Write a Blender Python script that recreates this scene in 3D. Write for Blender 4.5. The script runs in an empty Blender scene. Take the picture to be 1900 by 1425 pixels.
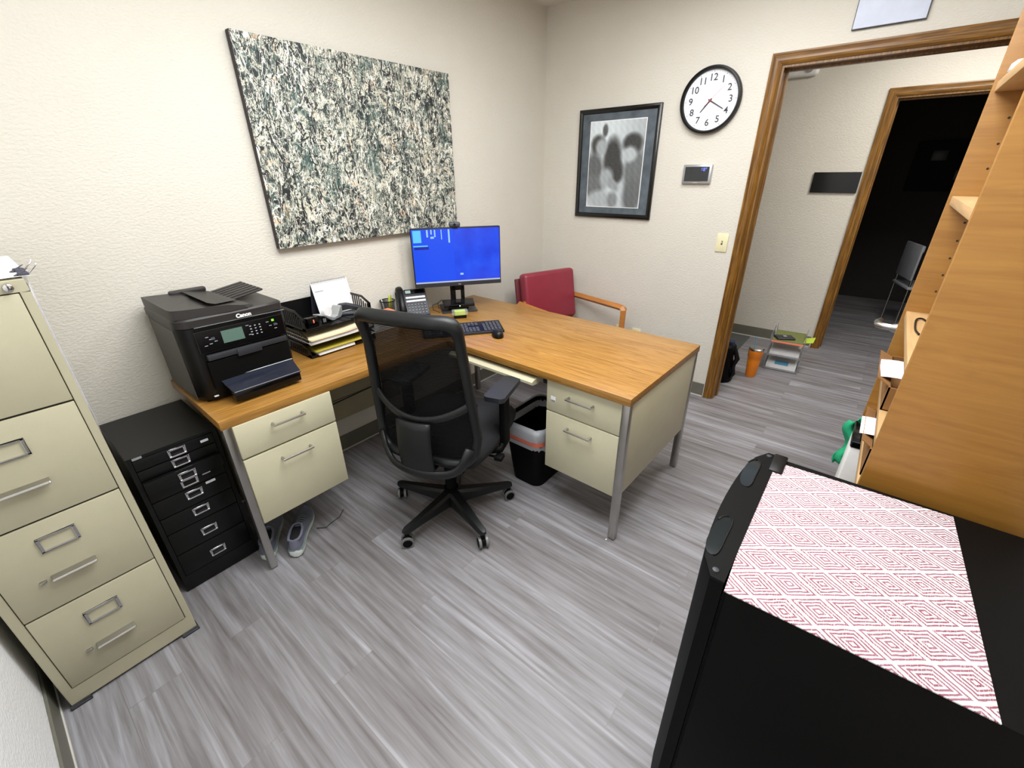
import bpy, bmesh, math, random
from mathutils import Vector, Matrix
random.seed(7)
D = bpy.data
C = bpy.context.scene.collection
PI = math.pi

# ------------------------------------------------------------------ camera, light, exposure
cam_d = D.cameras.new('camera'); cam = D.objects.new('camera', cam_d); C.objects.link(cam)
Rw = ((0.62913214, -0.77723871, -0.00963023), (-0.345831, -0.2687927, -0.89897242), (0.69612763, 0.56890287, -0.43789936))
m = Matrix(((Rw[0][0], -Rw[1][0], -Rw[2][0]), (Rw[0][1], -Rw[1][1], -Rw[2][1]), (Rw[0][2], -Rw[1][2], -Rw[2][2])))
cam.matrix_world = Matrix.Translation((-3.17741, -2.24180, 1.54305)) @ m.to_4x4()
cam_d.sensor_width = 36; cam_d.lens = 805.42 * 36 / 1900
cam_d.clip_start = 0.02
bpy.context.scene.camera = cam
vs = bpy.context.scene.view_settings
vs.view_transform = 'Standard'; vs.look = 'None'; vs.gamma = 1.0; vs.exposure = 0.33; vs.use_curve_mapping = False
w = D.worlds.new('world'); bpy.context.scene.world = w; w.use_nodes = True
w.node_tree.nodes['Background'].inputs[0].default_value = (0.9, 0.95, 1, 1)
w.node_tree.nodes['Background'].inputs[1].default_value = 0.0

def area(name, loc, sx, sy, power, col=(1, 1, 1), rot=(0, 0, 0)):
    l = D.lights.new(name, 'AREA'); l.shape = 'RECTANGLE'; l.size = sx; l.size_y = sy; l.energy = power; l.color = col
    o = D.objects.new(name, l); C.objects.link(o); o.location = loc; o.rotation_euler = rot
    return o
area('ceiling_panel_light', (-2.25, -1.5, 2.545), 1.2, 1.2, 54, (0.97, 0.985, 1.0))
area('added_fill_light', (-1.0, -1.6, 2.545), 0.6, 1.2, 22, (0.98, 0.985, 1.0))  # added fill light, brightens the corner and the side walls
area('hall_panel_light', (0.75, -2.6, 2.545), 0.5, 0.9, 30, (1.0, 0.97, 0.93))

# ------------------------------------------------------------------ materials
def lin(c):
    return tuple(((x / 255) / 12.92 if x / 255 <= 0.04045 else (((x / 255) + 0.055) / 1.055) ** 2.4) for x in c) + (1.0,)

class NT:
    def __init__(s, name):
        s.m = D.materials.new(name); s.m.use_nodes = True; s.t = s.m.node_tree; s.n = s.t.nodes
        s.b = s.n['Principled BSDF']
    def new(s, typ, **kw):
        n = s.n.new(typ)
        for k, v in kw.items(): setattr(n, k, v)
        return n
    def link(s, a, b): s.t.links.new(a, b)
    def coord(s, scale=(1, 1, 1), rot=(0, 0, 0), out='Object'):
        tc = s.new('ShaderNodeTexCoord'); mp = s.new('ShaderNodeMapping')
        mp.inputs['Scale'].default_value = scale; mp.inputs['Rotation'].default_value = rot
        s.link(tc.outputs[out], mp.inputs[0]); return mp.outputs[0]
    def noise(s, vec, scale, detail=3, rough=0.5, dist=0.0):
        n = s.new('ShaderNodeTexNoise'); n.inputs['Scale'].default_value = scale; n.inputs['Detail'].default_value = detail
        n.inputs['Roughness'].default_value = rough; n.inputs['Distortion'].default_value = dist
        s.link(vec, n.inputs['Vector']); return n.outputs['Fac']
    def ramp(s, fac, stops, interp='LINEAR'):
        r = s.new('ShaderNodeValToRGB'); r.color_ramp.interpolation = interp
        e = r.color_ramp.elements
        while len(e) < len(stops): e.new(0.5)
        for i, (p, c) in enumerate(stops): e[i].position = p; e[i].color = c
        s.link(fac, r.inputs[0]); return r.outputs['Color']
    def mix(s, a, b, fac, mode='MIX'):
        x = s.new('ShaderNodeMix', data_type='RGBA', blend_type=mode)
        for v, i in ((a, 6), (b, 7)):
            if isinstance(v, tuple): x.inputs[i].default_value = v
            else: s.link(v, x.inputs[i])
        if isinstance(fac, (int, float)): x.inputs[0].default_value = fac
        else: s.link(fac, x.inputs[0])
        return x.outputs[2]
    def math(s, op, a, b=None):
        x = s.new('ShaderNodeMath', operation=op)
        for i, v in enumerate((a, b)):
            if v is None: continue
            if isinstance(v, (int, float)): x.inputs[i].default_value = v
            else: s.link(v, x.inputs[i])
        return x.outputs[0]
    def bump(s, h, strength, dist=0.01):
        b = s.new('ShaderNodeBump'); b.inputs['Strength'].default_value = strength; b.inputs['Distance'].default_value = dist
        s.link(h, b.inputs['Height']); s.link(b.outputs[0], s.b.inputs['Normal'])
    def col(s, c):
        if isinstance(c, tuple): s.b.inputs['Base Color'].default_value = c
        else: s.link(c, s.b.inputs['Base Color'])

def simple(name, rgb, rough=0.5, metal=0.0, var=0.06, bump=0.0, bscale=200, spec=0.5, coat=0.0):
    t = NT(name); v = t.coord(); n = t.noise(v, 14, 3)
    c = lin(rgb); d = tuple(x * (1 - var) for x in c[:3]) + (1,); e = tuple(min(1, x * (1 + var)) for x in c[:3]) + (1,)
    t.col(t.ramp(n, [(0.3, d), (0.7, e)]))
    t.b.inputs['Roughness'].default_value = rough; t.b.inputs['Metallic'].default_value = metal
    t.b.inputs['Specular IOR Level'].default_value = spec; t.b.inputs['Coat Weight'].default_value = coat
    if bump: t.bump(t.noise(v, bscale, 2), bump, 0.002)
    return t.m

def wall_mat(name, rgb):
    t = NT(name); v = t.coord((1, 1, 1))
    t.col(t.ramp(t.noise(v, 3, 2), [(0.3, lin(rgb)), (0.7, lin(tuple(x - 3 for x in rgb)))]))
    t.b.inputs['Roughness'].default_value = 0.75
    n1 = t.noise(t.coord((1, 1, 1.6)), 75, 3, 0.55)
    r = t.ramp(n1, [(0.38, (0, 0, 0, 1)), (0.62, (1, 1, 1, 1))])
    t.bump(r, 0.30, 0.003); return t.m

def oak(name, c_lo, c_hi, c_dark, axis='x', rough=0.4, fine=1.0, streak=0.5, coat=0.0):
    sc = {'x': (1.2, 14, 14), 'y': (14, 1.2, 14), 'z': (14, 14, 1.2)}[axis]
    sc2 = {'x': (5, 130, 130), 'y': (130, 5, 130), 'z': (130, 130, 5)}[axis]
    t = NT(name); v = t.coord(sc); v2 = t.coord(sc2)
    a = t.noise(v, 1.6 * fine, 5, 0.6, 1.2); b = t.noise(v2, 1.0 * fine, 3, 0.6)
    base = t.ramp(a, [(0.3, lin(c_lo)), (0.52, lin(c_hi)), (0.62, lin(c_lo)), (0.75, lin(c_hi))])
    dk = t.ramp(b, [(0.35, (1, 1, 1, 1)), (0.62, (0, 0, 0, 1))])
    t.col(t.mix(base, lin(c_dark), t.math('MULTIPLY', t.math('SUBTRACT', 1.0, dk), streak)))
    t.b.inputs['Roughness'].default_value = rough; t.b.inputs['Coat Weight'].default_value = coat
    return t.m

def floor_mat():
    t = NT('vinyl_plank_floor')
    v = t.coord((1, 1, 1), (0, 0, PI / 2))
    br = t.new('ShaderNodeTexBrick'); br.inputs['Scale'].default_value = 1.0
    br.inputs['Mortar Size'].default_value = 0.0012; br.inputs['Mortar Smooth'].default_value = 0.3
    br.inputs['Brick Width'].default_value = 1.22; br.inputs['Row Height'].default_value = 0.152
    br.offset = 0.37; br.inputs['Bias'].default_value = 0.0
    br.inputs['Color1'].default_value = (0, 0, 0, 1); br.inputs['Color2'].default_value = (1, 1, 1, 1); br.inputs['Mortar'].default_value = (0.5, 0.5, 0.5, 1)
    t.link(v, br.inputs['Vector'])
    # streaks along y, shifted per plank
    tc = t.new('ShaderNodeTexCoord'); mp = t.new('ShaderNodeMapping'); mp.inputs['Scale'].default_value = (17, 1.0, 1)
    t.link(tc.outputs['Object'], mp.inputs[0])
    add = t.new('ShaderNodeVectorMath', operation='ADD'); t.link(mp.outputs[0], add.inputs[0])
    sc = t.new('ShaderNodeVectorMath', operation='SCALE'); sc.inputs[3].default_value = 9.0
    t.link(br.outputs['Color'], sc.inputs[0]); t.link(sc.outputs[0], add.inputs[1])
    a = t.noise(add.outputs[0], 1.0, 5, 0.62, 0.8)
    mp2 = t.new('ShaderNodeMapping'); mp2.inputs['Scale'].default_value = (55, 2.2, 1); t.link(tc.outputs['Object'], mp2.inputs[0])
    b = t.noise(mp2.outputs[0], 1.0, 4, 0.6)
    c = t.ramp(a, [(0.26, lin((80, 74, 72))), (0.42, lin((106, 102, 102))), (0.56, lin((128, 126, 129))), (0.72, lin((170, 172, 178)))])
    c = t.mix(c, t.ramp(b, [(0.3, lin((84, 79, 77))), (0.7, lin((176, 177, 182)))]), 0.35)
    tone = t.ramp(br.outputs['Color'], [(0.0, (0.90, 0.88, 0.87, 1)), (1.0, (1.04, 1.04, 1.05, 1))])
    c = t.mix(c, tone, 1.0, 'MULTIPLY')
    c = t.mix(c, lin((110, 104, 100)), t.math('MULTIPLY', br.outputs['Fac'], 0.5))
    t.col(c)
    t.b.inputs['Roughness'].default_value = 0.42; t.b.inputs['Specular IOR Level'].default_value = 0.4
    t.bump(b, 0.06, 0.001)
    return t.m

def painting_mat():
    t = NT('abstract_canvas_print')
    v = t.coord((1, 1, 1))
    a = t.noise(v, 21, 9, 0.80, 0.9)
    base = t.ramp(a, [(0.30, lin((20, 28, 28))), (0.43, lin((52, 66, 62))), (0.475, lin((120, 132, 124))), (0.515, lin((222, 220, 202))), (0.555, lin((168, 164, 146))), (0.60, lin((28, 36, 36)))], 'CONSTANT')
    pe = t.noise(t.coord((1, 1, 1), (1, 2, 3)), 9, 6, 0.75, 0.8)
    base = t.mix(base, lin((206, 180, 150)), t.ramp(pe, [(0.58, (0, 0, 0, 1)), (0.62, (0.85, 0.85, 0.85, 1))]))
    tq = t.noise(t.coord((1, 1, 1), (2, 1, 0)), 6, 6, 0.75, 0.6)
    base = t.mix(base, lin((62, 92, 86)), t.ramp(tq, [(0.54, (0, 0, 0, 1)), (0.60, (0.8, 0.8, 0.8, 1))]))
    for i, (rot, col, th, sc) in enumerate((((0, 0.5, 0), (22, 26, 28), 0.011, (9, 9, 3)), ((0, -0.7, 0), (240, 238, 226), 0.006, (10, 10, 3.5)), ((0, 0.15, 0), (18, 22, 24), 0.010, (8, 8, 3)), ((0, 1.2, 0), (246, 244, 236), 0.005, (11, 11, 4)), ((0, -0.25, 0), (24, 30, 30), 0.010, (13, 13, 4)), ((0, 0.9, 0), (236, 232, 216), 0.006, (15, 15, 5)), ((0, -0.9, 0), (20, 24, 26), 0.009, (14, 14, 5)))):
        n = t.noise(t.coord(sc, rot), 0.5 + 0.13 * i, 3, 0.5, 2.5)
        d = t.math('ABSOLUTE', t.math('SUBTRACT', n, 0.5))
        base = t.mix(base, lin(col), t.math('LESS_THAN', d, th))
    t.col(base); t.b.inputs['Roughness'].default_value = 0.55
    return t.m

def mat_pattern():
    t = NT('diamond_weave'); tc = t.new('ShaderNodeTexCoord'); sp = t.new('ShaderNodeSeparateXYZ')
    nz = t.new('ShaderNodeTexNoise'); nz.inputs['Scale'].default_value = 60; t.link(tc.outputs['Object'], nz.inputs['Vector'])
    mx = t.new('ShaderNodeVectorMath', operation='SCALE'); t.link(nz.outputs['Color'], mx.inputs[0]); mx.inputs[3].default_value = 0.004
    ad = t.new('ShaderNodeVectorMath', operation='ADD'); t.link(tc.outputs['Object'], ad.inputs[0]); t.link(mx.outputs[0], ad.inputs[1])
    t.link(ad.outputs[0], sp.inputs[0])
    sx, sy = 0.070, 0.098
    u = t.math('ABSOLUTE', t.math('SUBTRACT', t.math('FRACT', t.math('ADD', t.math('DIVIDE', sp.outputs['X'], sx), 0.25)), 0.5))
    v = t.math('ABSOLUTE', t.math('SUBTRACT', t.math('FRACT', t.math('ADD', t.math('DIVIDE', sp.outputs['Y'], sy), 0.1)), 0.5))
    s = t.math('ADD', u, v)
    # two interleaved diamond families: distance measure folded at 0.5
    f = t.math('ABSOLUTE', t.math('SUBTRACT', s, 0.5))
    st = t.math('FRACT', t.math('ADD', t.math('MULTIPLY', f, 9.0), 0.5))
    line = t.math('LESS_THAN', st, 0.5)
    n1 = t.noise(t.coord((60, 700, 1)), 1.0, 2); n2 = t.noise(t.coord(), 18, 3)
    brk = t.math('GREATER_THAN', t.math('ADD', n1, t.math('MULTIPLY', n2, 0.5)), 0.66)
    fac = t.math('MULTIPLY', line, t.math('ADD', t.math('MULTIPLY', brk, 0.35), 0.60))
    rose = t.ramp(n2, [(0.35, lin((120, 28, 50))), (0.6, lin((136, 84, 98)))])
    t.col(t.mix(lin((206, 204, 208)), rose, fac))
    t.b.inputs['Roughness'].default_value = 0.85
    return t.m

def mesh_fabric():
    t = NT('chair_mesh_fabric'); tc = t.new('ShaderNodeTexCoord'); sp = t.new('ShaderNodeSeparateXYZ')
    t.link(tc.outputs['Object'], sp.inputs[0])
    st = t.math('FRACT', t.math('MULTIPLY', sp.outputs['Z'], 150.0))
    op = t.math('GREATER_THAN', st, 0.30)
    f = t.math('ADD', t.math('MULTIPLY', op, 0.13), 0.84)
    tr = t.new('ShaderNodeBsdfTransparent'); mx = t.new('ShaderNodeMixShader')
    t.col(lin((14, 14, 15))); t.b.inputs['Roughness'].default_value = 0.9; t.b.inputs['Specular IOR Level'].default_value = 0.1
    out = t.n['Material Output']
    t.link(f, mx.inputs[0]); t.link(tr.outputs[0], mx.inputs[1]); t.link(t.b.outputs[0], mx.inputs[2]); t.link(mx.outputs[0], out.inputs[0])
    return t.m

def glassy(name, rgb, alpha, rough=0.1):
    t = NT(name); tr = t.new('ShaderNodeBsdfTransparent'); mx = t.new('ShaderNodeMixShader')
    t.col(t.ramp(t.noise(t.coord(), 10), [(0.3, lin(rgb)), (0.7, lin(tuple(min(255, x + 5) for x in rgb)))])); t.b.inputs['Roughness'].default_value = rough
    mx.inputs[0].default_value = alpha
    t.link(tr.outputs[0], mx.inputs[1]); t.link(t.b.outputs[0], mx.inputs[2]); t.link(mx.outputs[0], t.n['Material Output'].inputs[0])
    return t.m

def emit(name, rgb, strength, base=(5, 5, 6)):
    t = NT(name); t.col(lin(base)); t.b.inputs['Emission Color'].default_value = lin(rgb); t.b.inputs['Emission Strength'].default_value = strength
    t.b.inputs['Roughness'].default_value = 0.25
    return t.m

def screen_mat():
    t = NT('monitor_screen'); v = t.coord((1, 1, 1))
    n = t.noise(v, 9, 4); g = t.noise(t.coord((220, 220, 220)), 1.0, 1)
    c = t.ramp(n, [(0.3, lin((8, 50, 200))), (0.55, lin((12, 68, 222))), (0.75, lin((30, 88, 232)))])
    c = t.mix(c, lin((12, 52, 190)), t.math('MULTIPLY', g, 0.25))
    t.col((0.01, 0.01, 0.02, 1)); t.link(c, t.b.inputs['Emission Color']); t.b.inputs['Emission Strength'].default_value = 0.95
    t.b.inputs['Roughness'].default_value = 0.2
    return t.m

def vcol_mat(name):
    t = NT(name); a = t.new('ShaderNodeVertexColor', layer_name='tone'); 
    g = t.noise(t.coord(), 160, 2)
    c = t.mix(a.outputs[0], (0.75, 0.75, 0.75, 1), t.math('MULTIPLY', g, 0.12)); t.col(c)
    t.b.inputs['Roughness'].default_value = 0.25; return t.m

M = {}
M['wall'] = wall_mat('painted_wall', (212, 208, 197))
M['wallwhite'] = wall_mat('paler_wall', (238, 238, 238))  # left wall has a paler colour than the other walls
M['hallwall'] = wall_mat('painted_hall_wall', (210, 205, 194))
M['ceil'] = wall_mat('painted_ceiling', (225, 222, 214))
M['darkwall'] = simple('unlit_room_shade', (44, 40, 36), 0.9)  # dark wall colour stands in for the room's lack of light
M['floor'] = floor_mat()
M['rubber'] = simple('rubber_base', (104, 103, 92), 0.5)
M['palestrip'] = simple('pale_base_strip', (205, 203, 196), 0.4)
for ax in 'xyz':
    M['oak' + ax] = oak('oak_trim_' + ax, (116, 78, 24), (148, 104, 38), (74, 45, 12), ax, 0.35, 1.0, 0.75)
    M['desk' + ax] = oak('desk_laminate_' + ax, (140, 98, 40), (170, 126, 62), (118, 78, 28), ax, 0.3, 1.0, 0.5)
    M['maple' + ax] = oak('maple_' + ax, (148, 102, 40), (160, 114, 48), (132, 86, 30), ax, 0.4, 0.7, 0.35)
M['shelfwood'] = oak('pale_shelf_wood', (178, 142, 94), (192, 158, 112), (160, 122, 74), 'x', 0.4, 0.7, 0.3)
M['chairwood'] = oak('chair_arm_wood', (176, 112, 52), (190, 126, 62), (150, 92, 40), 'y', 0.35)
M['gripgloss'] = simple('grip_recess_gloss', (22, 28, 30), 0.08)
M['beige'] = simple('beige_enamel', (176, 171, 146), 0.42, 0, 0.02, 0.1, 400)
M['cream'] = simple('cream_enamel', (196, 191, 163), 0.4, 0, 0.02)
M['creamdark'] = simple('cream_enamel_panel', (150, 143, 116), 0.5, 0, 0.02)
M['gap'] = simple('drawer_gap', (40, 37, 28), 0.8)
M['blackmetal'] = simple('black_enamel', (14, 15, 15), 0.35, spec=0.3)
M['black'] = simple('black_plastic', (9, 9, 10), 0.38, spec=0.3)
M['blackgloss'] = simple('black_gloss_plastic', (6, 6, 7), 0.15, spec=0.35)
M['blackmatte'] = simple('black_matte', (6, 6, 6), 0.6, spec=0.12)
M['darkgrey'] = simple('dark_grey_plastic', (38, 40, 45), 0.45)
M['printergrey'] = simple('printer_lid_plastic', (40, 37, 36), 0.45, 0, 0.05, 0.15, 500)
M['printerside'] = simple('printer_side_plastic', (70, 67, 62), 0.5)
M['traycover'] = simple('smoky_blue_plastic', (26, 30, 42), 0.18)
M['chrome'] = simple('chrome', (205, 205, 208), 0.16, 1.0)
M['steel'] = simple('brushed_steel', (176, 174, 170), 0.3, 1.0)
M['silver'] = simple('silver_plastic', (176, 180, 182), 0.3, 0.6)
M['white'] = simple('white_plastic', (228, 228, 226), 0.4)
M['paper'] = simple('white_paper', (232, 232, 232), 0.8)
M['cardstock'] = simple('manila_card', (222, 206, 166), 0.8)
M['yellow'] = simple('olive_yellow_folder', (166, 150, 40), 0.7)
M['olive'] = simple('olive_folder', (106, 112, 58), 0.7)
M['orange'] = simple('orange_plastic', (232, 130, 20), 0.4)
M['orangepaper'] = simple('salmon_paper', (240, 130, 96), 0.7)
M['lime'] = simple('lime_paper', (176, 200, 60), 0.7)
M['green'] = simple('green_fabric', (20, 150, 104), 0.8)
M['red'] = simple('burgundy_vinyl', (136, 42, 58), 0.4, 0, 0.05, 0.12, 300)
M['redside'] = simple('burgundy_vinyl_shell', (96, 26, 38), 0.5)
M['ivory'] = simple('ivory_plate', (226, 220, 180), 0.35)
M['cardboard'] = simple('cardboard', (140, 98, 52), 0.85)
M['clockface'] = simple('clock_face', (236, 238, 242), 0.5)
M['ink'] = simple('printed_ink', (60, 60, 72), 0.6)
M['redink'] = simple('red_ink', (160, 50, 50), 0.5)
M['matboard'] = simple('slate_mat_board', (82, 92, 100), 0.6, 0, 0.3)
M['framewood'] = simple('black_lacquer_frame', (16, 18, 17), 0.22)
M['fabric'] = simple('black_seat_fabric', (16, 18, 22), 0.9, 0, 0.1, 0.3, 600)
M['chairplastic'] = simple('chair_frame_plastic', (19, 21, 22), 0.42, spec=0.4)
M['castor'] = simple('castor_ring', (112, 114, 112), 0.4)
M['painting'] = painting_mat()
M['canvas_side'] = simple('canvas_edge', (52, 44, 46), 0.7)
M['rugmat'] = mat_pattern()
M['meshfab'] = mesh_fabric()
M['pocket'] = glassy('clear_sleeve', (222, 220, 232), 0.35)
M['liner'] = glassy('bin_liner_plastic', (205, 208, 214), 0.55, 0.25)
M['linerband'] = glassy('bin_liner_red_band', (226, 120, 96), 0.8, 0.3)
M['acrylic'] = glassy('grey_acrylic', (150, 152, 156), 0.45)
M['clear'] = glassy('clear_acrylic', (220, 226, 216), 0.18)
M['cupmesh'] = glassy('wire_mesh', (26, 26, 28), 0.62, 0.5)
M['screen'] = screen_mat()
M['lcd'] = emit('printer_display', (96, 124, 112), 0.35, (60, 80, 72))
M['phonelcd'] = emit('phone_display', (170, 196, 186), 0.5, (90, 100, 95))
M['greenled'] = emit('green_led', (130, 240, 60), 1.2)
M['whiteled'] = emit('white_led', (210, 255, 225), 1.5)
M['thermolcd'] = emit('thermostat_digits', (120, 140, 255), 1.0)
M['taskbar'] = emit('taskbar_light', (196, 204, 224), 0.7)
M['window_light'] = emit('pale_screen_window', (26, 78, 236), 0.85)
M['screen_cyan'] = emit('cyan_bar_and_reflection', (90, 186, 250), 1.0)  # glow shared by the on-screen bar and a painted reflection
M['screen_white'] = emit('white_icon_and_reflection', (150, 196, 250), 0.9)  # serves the desktop icon and the painted lamp reflections
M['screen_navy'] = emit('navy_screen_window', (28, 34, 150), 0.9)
M['thermoface'] = simple('thermostat_glass', (44, 46, 48), 0.15)
M['whiteboard'] = simple('white_board', (176, 184, 202), 0.3)
M['shoegrey'] = simple('grey_knit', (104, 106, 122), 0.85, 0, 0.12, 0.4, 500)
M['shoesole'] = simple('white_foam_sole', (214, 222, 218), 0.6)
M['shoetrim'] = simple('grey_green_trim', (110, 126, 122), 0.6)
M['navy'] = simple('navy_nylon', (24, 32, 74), 0.6)
M['bluestraw'] = simple('blue_straw', (90, 160, 196), 0.4)
M['print'] = vcol_mat('greyscale_print')
M['whitekeys'] = simple('label_strip', (214, 214, 222), 0.4)
M['keygrey'] = simple('grey_key', (62, 66, 74), 0.45)
M['glyph'] = simple('key_glyph', (150, 154, 160), 0.5)
M['floormat'] = simple('dark_floor_mat', (74, 78, 76), 0.9)
M['palegrey'] = simple('pale_grey_plastic', (150, 152, 158), 0.5)
M['insole'] = simple('shoe_lining', (16, 16, 18), 0.9)

# ------------------------------------------------------------------ mesh builder
class MB:
    def __init__(s): s.bm = bmesh.new()
    def box(s, lo, hi, bev=0.0, seg=2, mat=None, T=None):
        r = bmesh.ops.create_cube(s.bm, size=1.0)
        vs_ = r['verts']; lo = Vector(lo); hi = Vector(hi); c = (lo + hi) / 2; d = hi - lo
        for v in vs_: v.co = Vector((v.co.x * d.x, v.co.y * d.y, v.co.z * d.z)) + c
        if bev > 0:
            es = list({e for v in vs_ for e in v.link_edges})
            rr = bmesh.ops.bevel(s.bm, geom=es, offset=min(bev, min(abs(x) for x in d) * 0.49), segments=seg, affect='EDGES', profile=0.5)
            vs_ = list({v for f in rr['faces'] for v in f.verts} | {v for v in vs_ if v.is_valid})
        if T is not None: bmesh.ops.transform(s.bm, matrix=T, verts=vs_)
        return vs_
    def poly(s, pts):
        return s.bm.faces.new([s.bm.verts.new(p) for p in pts])
    def prism(s, pts, d, T=None):
        """closed polygon pts (3D) swept by vector d"""
        d = Vector(d); a = [s.bm.verts.new(p) for p in pts]; b = [s.bm.verts.new(Vector(p) + d) for p in pts]
        s.bm.faces.new(a[::-1]); s.bm.faces.new(b)
        n = len(pts)
        for i in range(n): s.bm.faces.new((a[i], a[(i + 1) % n], b[(i + 1) % n], b[i]))
        if T is not None: bmesh.ops.transform(s.bm, matrix=T, verts=a + b)
        return a + b
    def tube(s, path, r, n=10, closed=False, flat=None):
        path = [Vector(p) for p in path]; rings = []
        L = len(path)
        rr = r if isinstance(r, (list, tuple)) else [r] * L
        up = Vector((0, 0, 1))
        for i, p in enumerate(path):
            a = path[(i - 1) % L] if closed or i > 0 else p
            b = path[(i + 1) % L] if closed or i < L - 1 else p
            t = (b - a).normalized()
            x = t.cross(up)
            if x.length < 1e-3: x = t.cross(Vector((1, 0, 0)))
            x.normalize(); y = x.cross(t)
            if i and rings:
                # keep frame continuous
                px = rings[-1][1]
                x2 = (px - t * px.dot(t))
                if x2.length > 1e-3: x = x2.normalized(); y = x.cross(t)
            fx, fy = flat if flat else (1, 1)
            rings.append(([s.bm.verts.new(p + (x * math.cos(2 * PI * k / n) * fx + y * math.sin(2 * PI * k / n) * fy) * rr[i]) for k in range(n)], x))
        R_ = [q[0] for q in rings]
        rng = range(L) if closed else range(L - 1)
        for i in rng:
            A, B = R_[i], R_[(i + 1) % L]
            for k in range(n): s.bm.faces.new((A[k], A[(k + 1) % n], B[(k + 1) % n], B[k]))
        if not closed: s.bm.faces.new(R_[0][::-1]); s.bm.faces.new(R_[-1])
    def cyl(s, p0, p1, r0, r1=None, n=24): s.tube([p0, p1], [r0, r0 if r1 is None else r1], n)
    def lathe(s, prof, n=32, c=(0, 0, 0)):
        rings = []
        for (r, z) in prof:
            rings.append([s.bm.verts.new((c[0] + r * math.cos(2 * PI * k / n), c[1] + r * math.sin(2 * PI * k / n), c[2] + z)) for k in range(n)])
        for A, B in zip(rings, rings[1:]):
            for k in range(n): s.bm.faces.new((A[k], A[(k + 1) % n], B[(k + 1) % n], B[k]))
        if prof[0][0] > 1e-6: s.bm.faces.new(rings[0][::-1])
        if prof[-1][0] > 1e-6: s.bm.faces.new(rings[-1])
    def grid(s, fn, nu, nv, thick=0.0, closed_u=False):
        """fn(u,v)->Vector, optional thickness along normal"""
        P = [[Vector(fn(i / nu, j / nv)) for j in range(nv + 1)] for i in range(nu + 1)]
        def vv(P): return [[s.bm.verts.new(p) for p in row] for row in P]
        A = vv(P)
        if thick:
            N = []
            for i in range(nu + 1):
                row = []
                for j in range(nv + 1):
                    du = P[min(i + 1, nu)][j] - P[max(i - 1, 0)][j]; dv = P[i][min(j + 1, nv)] - P[i][max(j - 1, 0)]
                    nn = du.cross(dv); nn = nn.normalized() if nn.length > 1e-9 else Vector((0, 0, 1))
                    row.append(P[i][j] + nn * thick)
                N.append(row)
            B = vv(N)
        for i in range(nu):
            for j in range(nv):
                s.bm.faces.new((A[i][j], A[i + 1][j], A[i + 1][j + 1], A[i][j + 1]))
                if thick: s.bm.faces.new((B[i][j], B[i][j + 1], B[i + 1][j + 1], B[i + 1][j]))
        if thick:
            for i in range(nu):
                s.bm.faces.new((A[i][0], B[i][0], B[i + 1][0], A[i + 1][0])); s.bm.faces.new((A[i][nv], A[i + 1][nv], B[i + 1][nv], B[i][nv]))
            for j in range(nv):
                s.bm.faces.new((A[0][j], A[0][j + 1], B[0][j + 1], B[0][j])); s.bm.faces.new((A[nu][j], B[nu][j], B[nu][j + 1], A[nu][j + 1]))
    def build(s, name, mat, parent=None, smooth=False, label=None, bevel=0.0):
        me = D.meshes.new(name); bmesh.ops.remove_doubles(s.bm, verts=s.bm.verts, dist=1e-6)
        bmesh.ops.recalc_face_normals(s.bm, faces=s.bm.faces)
        s.bm.to_mesh(me); s.bm.free()
        for mt in (mat if isinstance(mat, list) else [mat]): me.materials.append(M[mt] if isinstance(mt, str) else mt)
        o = D.objects.new(name, me); C.objects.link(o)
        if parent: o.parent = parent
        if smooth:
            for p in me.polygons: p.use_smooth = True
            if smooth != 'full':
                md = o.modifiers.new('edge', 'EDGE_SPLIT'); md.split_angle = math.radians(38)
        if bevel:
            b = o.modifiers.new('bevel', 'BEVEL'); b.width = bevel; b.segments = 2; b.limit_method = 'ANGLE'; b.angle_limit = math.radians(40)
        if label: o['label'] = label
        return o

def bx(name, lo, hi, mat, parent=None, bev=0.0, label=None, seg=2):
    b = MB(); b.box(lo, hi, bev, seg); return b.build(name, mat, parent, smooth=bev > 0, label=label)
def thing(name, label, cat, loc=(0, 0, 0), rz=0.0, group=None):
    o = D.objects.new(name, None); C.objects.link(o); o.empty_display_size = 0.05
    o.location = loc; o.rotation_euler = (0, 0, rz); o['label'] = label; o['category'] = cat
    if group: o['group'] = group
    return o
def tag(o, label, cat, group=None, loc=None, rz=None):
    o['label'] = label; o['category'] = cat
    if group: o['group'] = group
    if loc is not None: o.location = loc
    if rz is not None: o.rotation_euler = (0, 0, rz)
    return o
def struct(o): o['kind'] = 'structure'; return o
def dup(root, label, loc=None, rz=None):
    r = root.copy(); C.objects.link(r); r['label'] = label
    if loc is not None: r.location = loc
    if rz is not None: r.rotation_euler = (0, 0, rz)
    for ch in list(root.children):
        c = ch.copy(); C.objects.link(c); c.parent = r
        for g in list(ch.children):
            d = g.copy(); C.objects.link(d); d.parent = c
    return r
def text_mesh(body, size, depth=0.0006, bold=0.0, align='CENTER'):
    cu = D.curves.new('txt', 'FONT'); cu.body = body; cu.size = size; cu.extrude = depth; cu.align_x = align; cu.align_y = 'CENTER'; cu.offset = bold
    o = D.objects.new('txt', cu); C.objects.link(o)
    bpy.context.view_layer.update()
    me = D.meshes.new_from_object(o.evaluated_get(bpy.context.evaluated_depsgraph_get()))
    D.objects.remove(o); D.curves.remove(cu)
    return me
def text_into(mb, body, size, T, depth=0.0006, bold=0.0, sx=1.0):
    me = text_mesh(body, size, depth, bold); me.transform(T @ Matrix.Diagonal((sx, 1, 1, 1))); mb.bm.from_mesh(me); D.meshes.remove(me)
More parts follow.
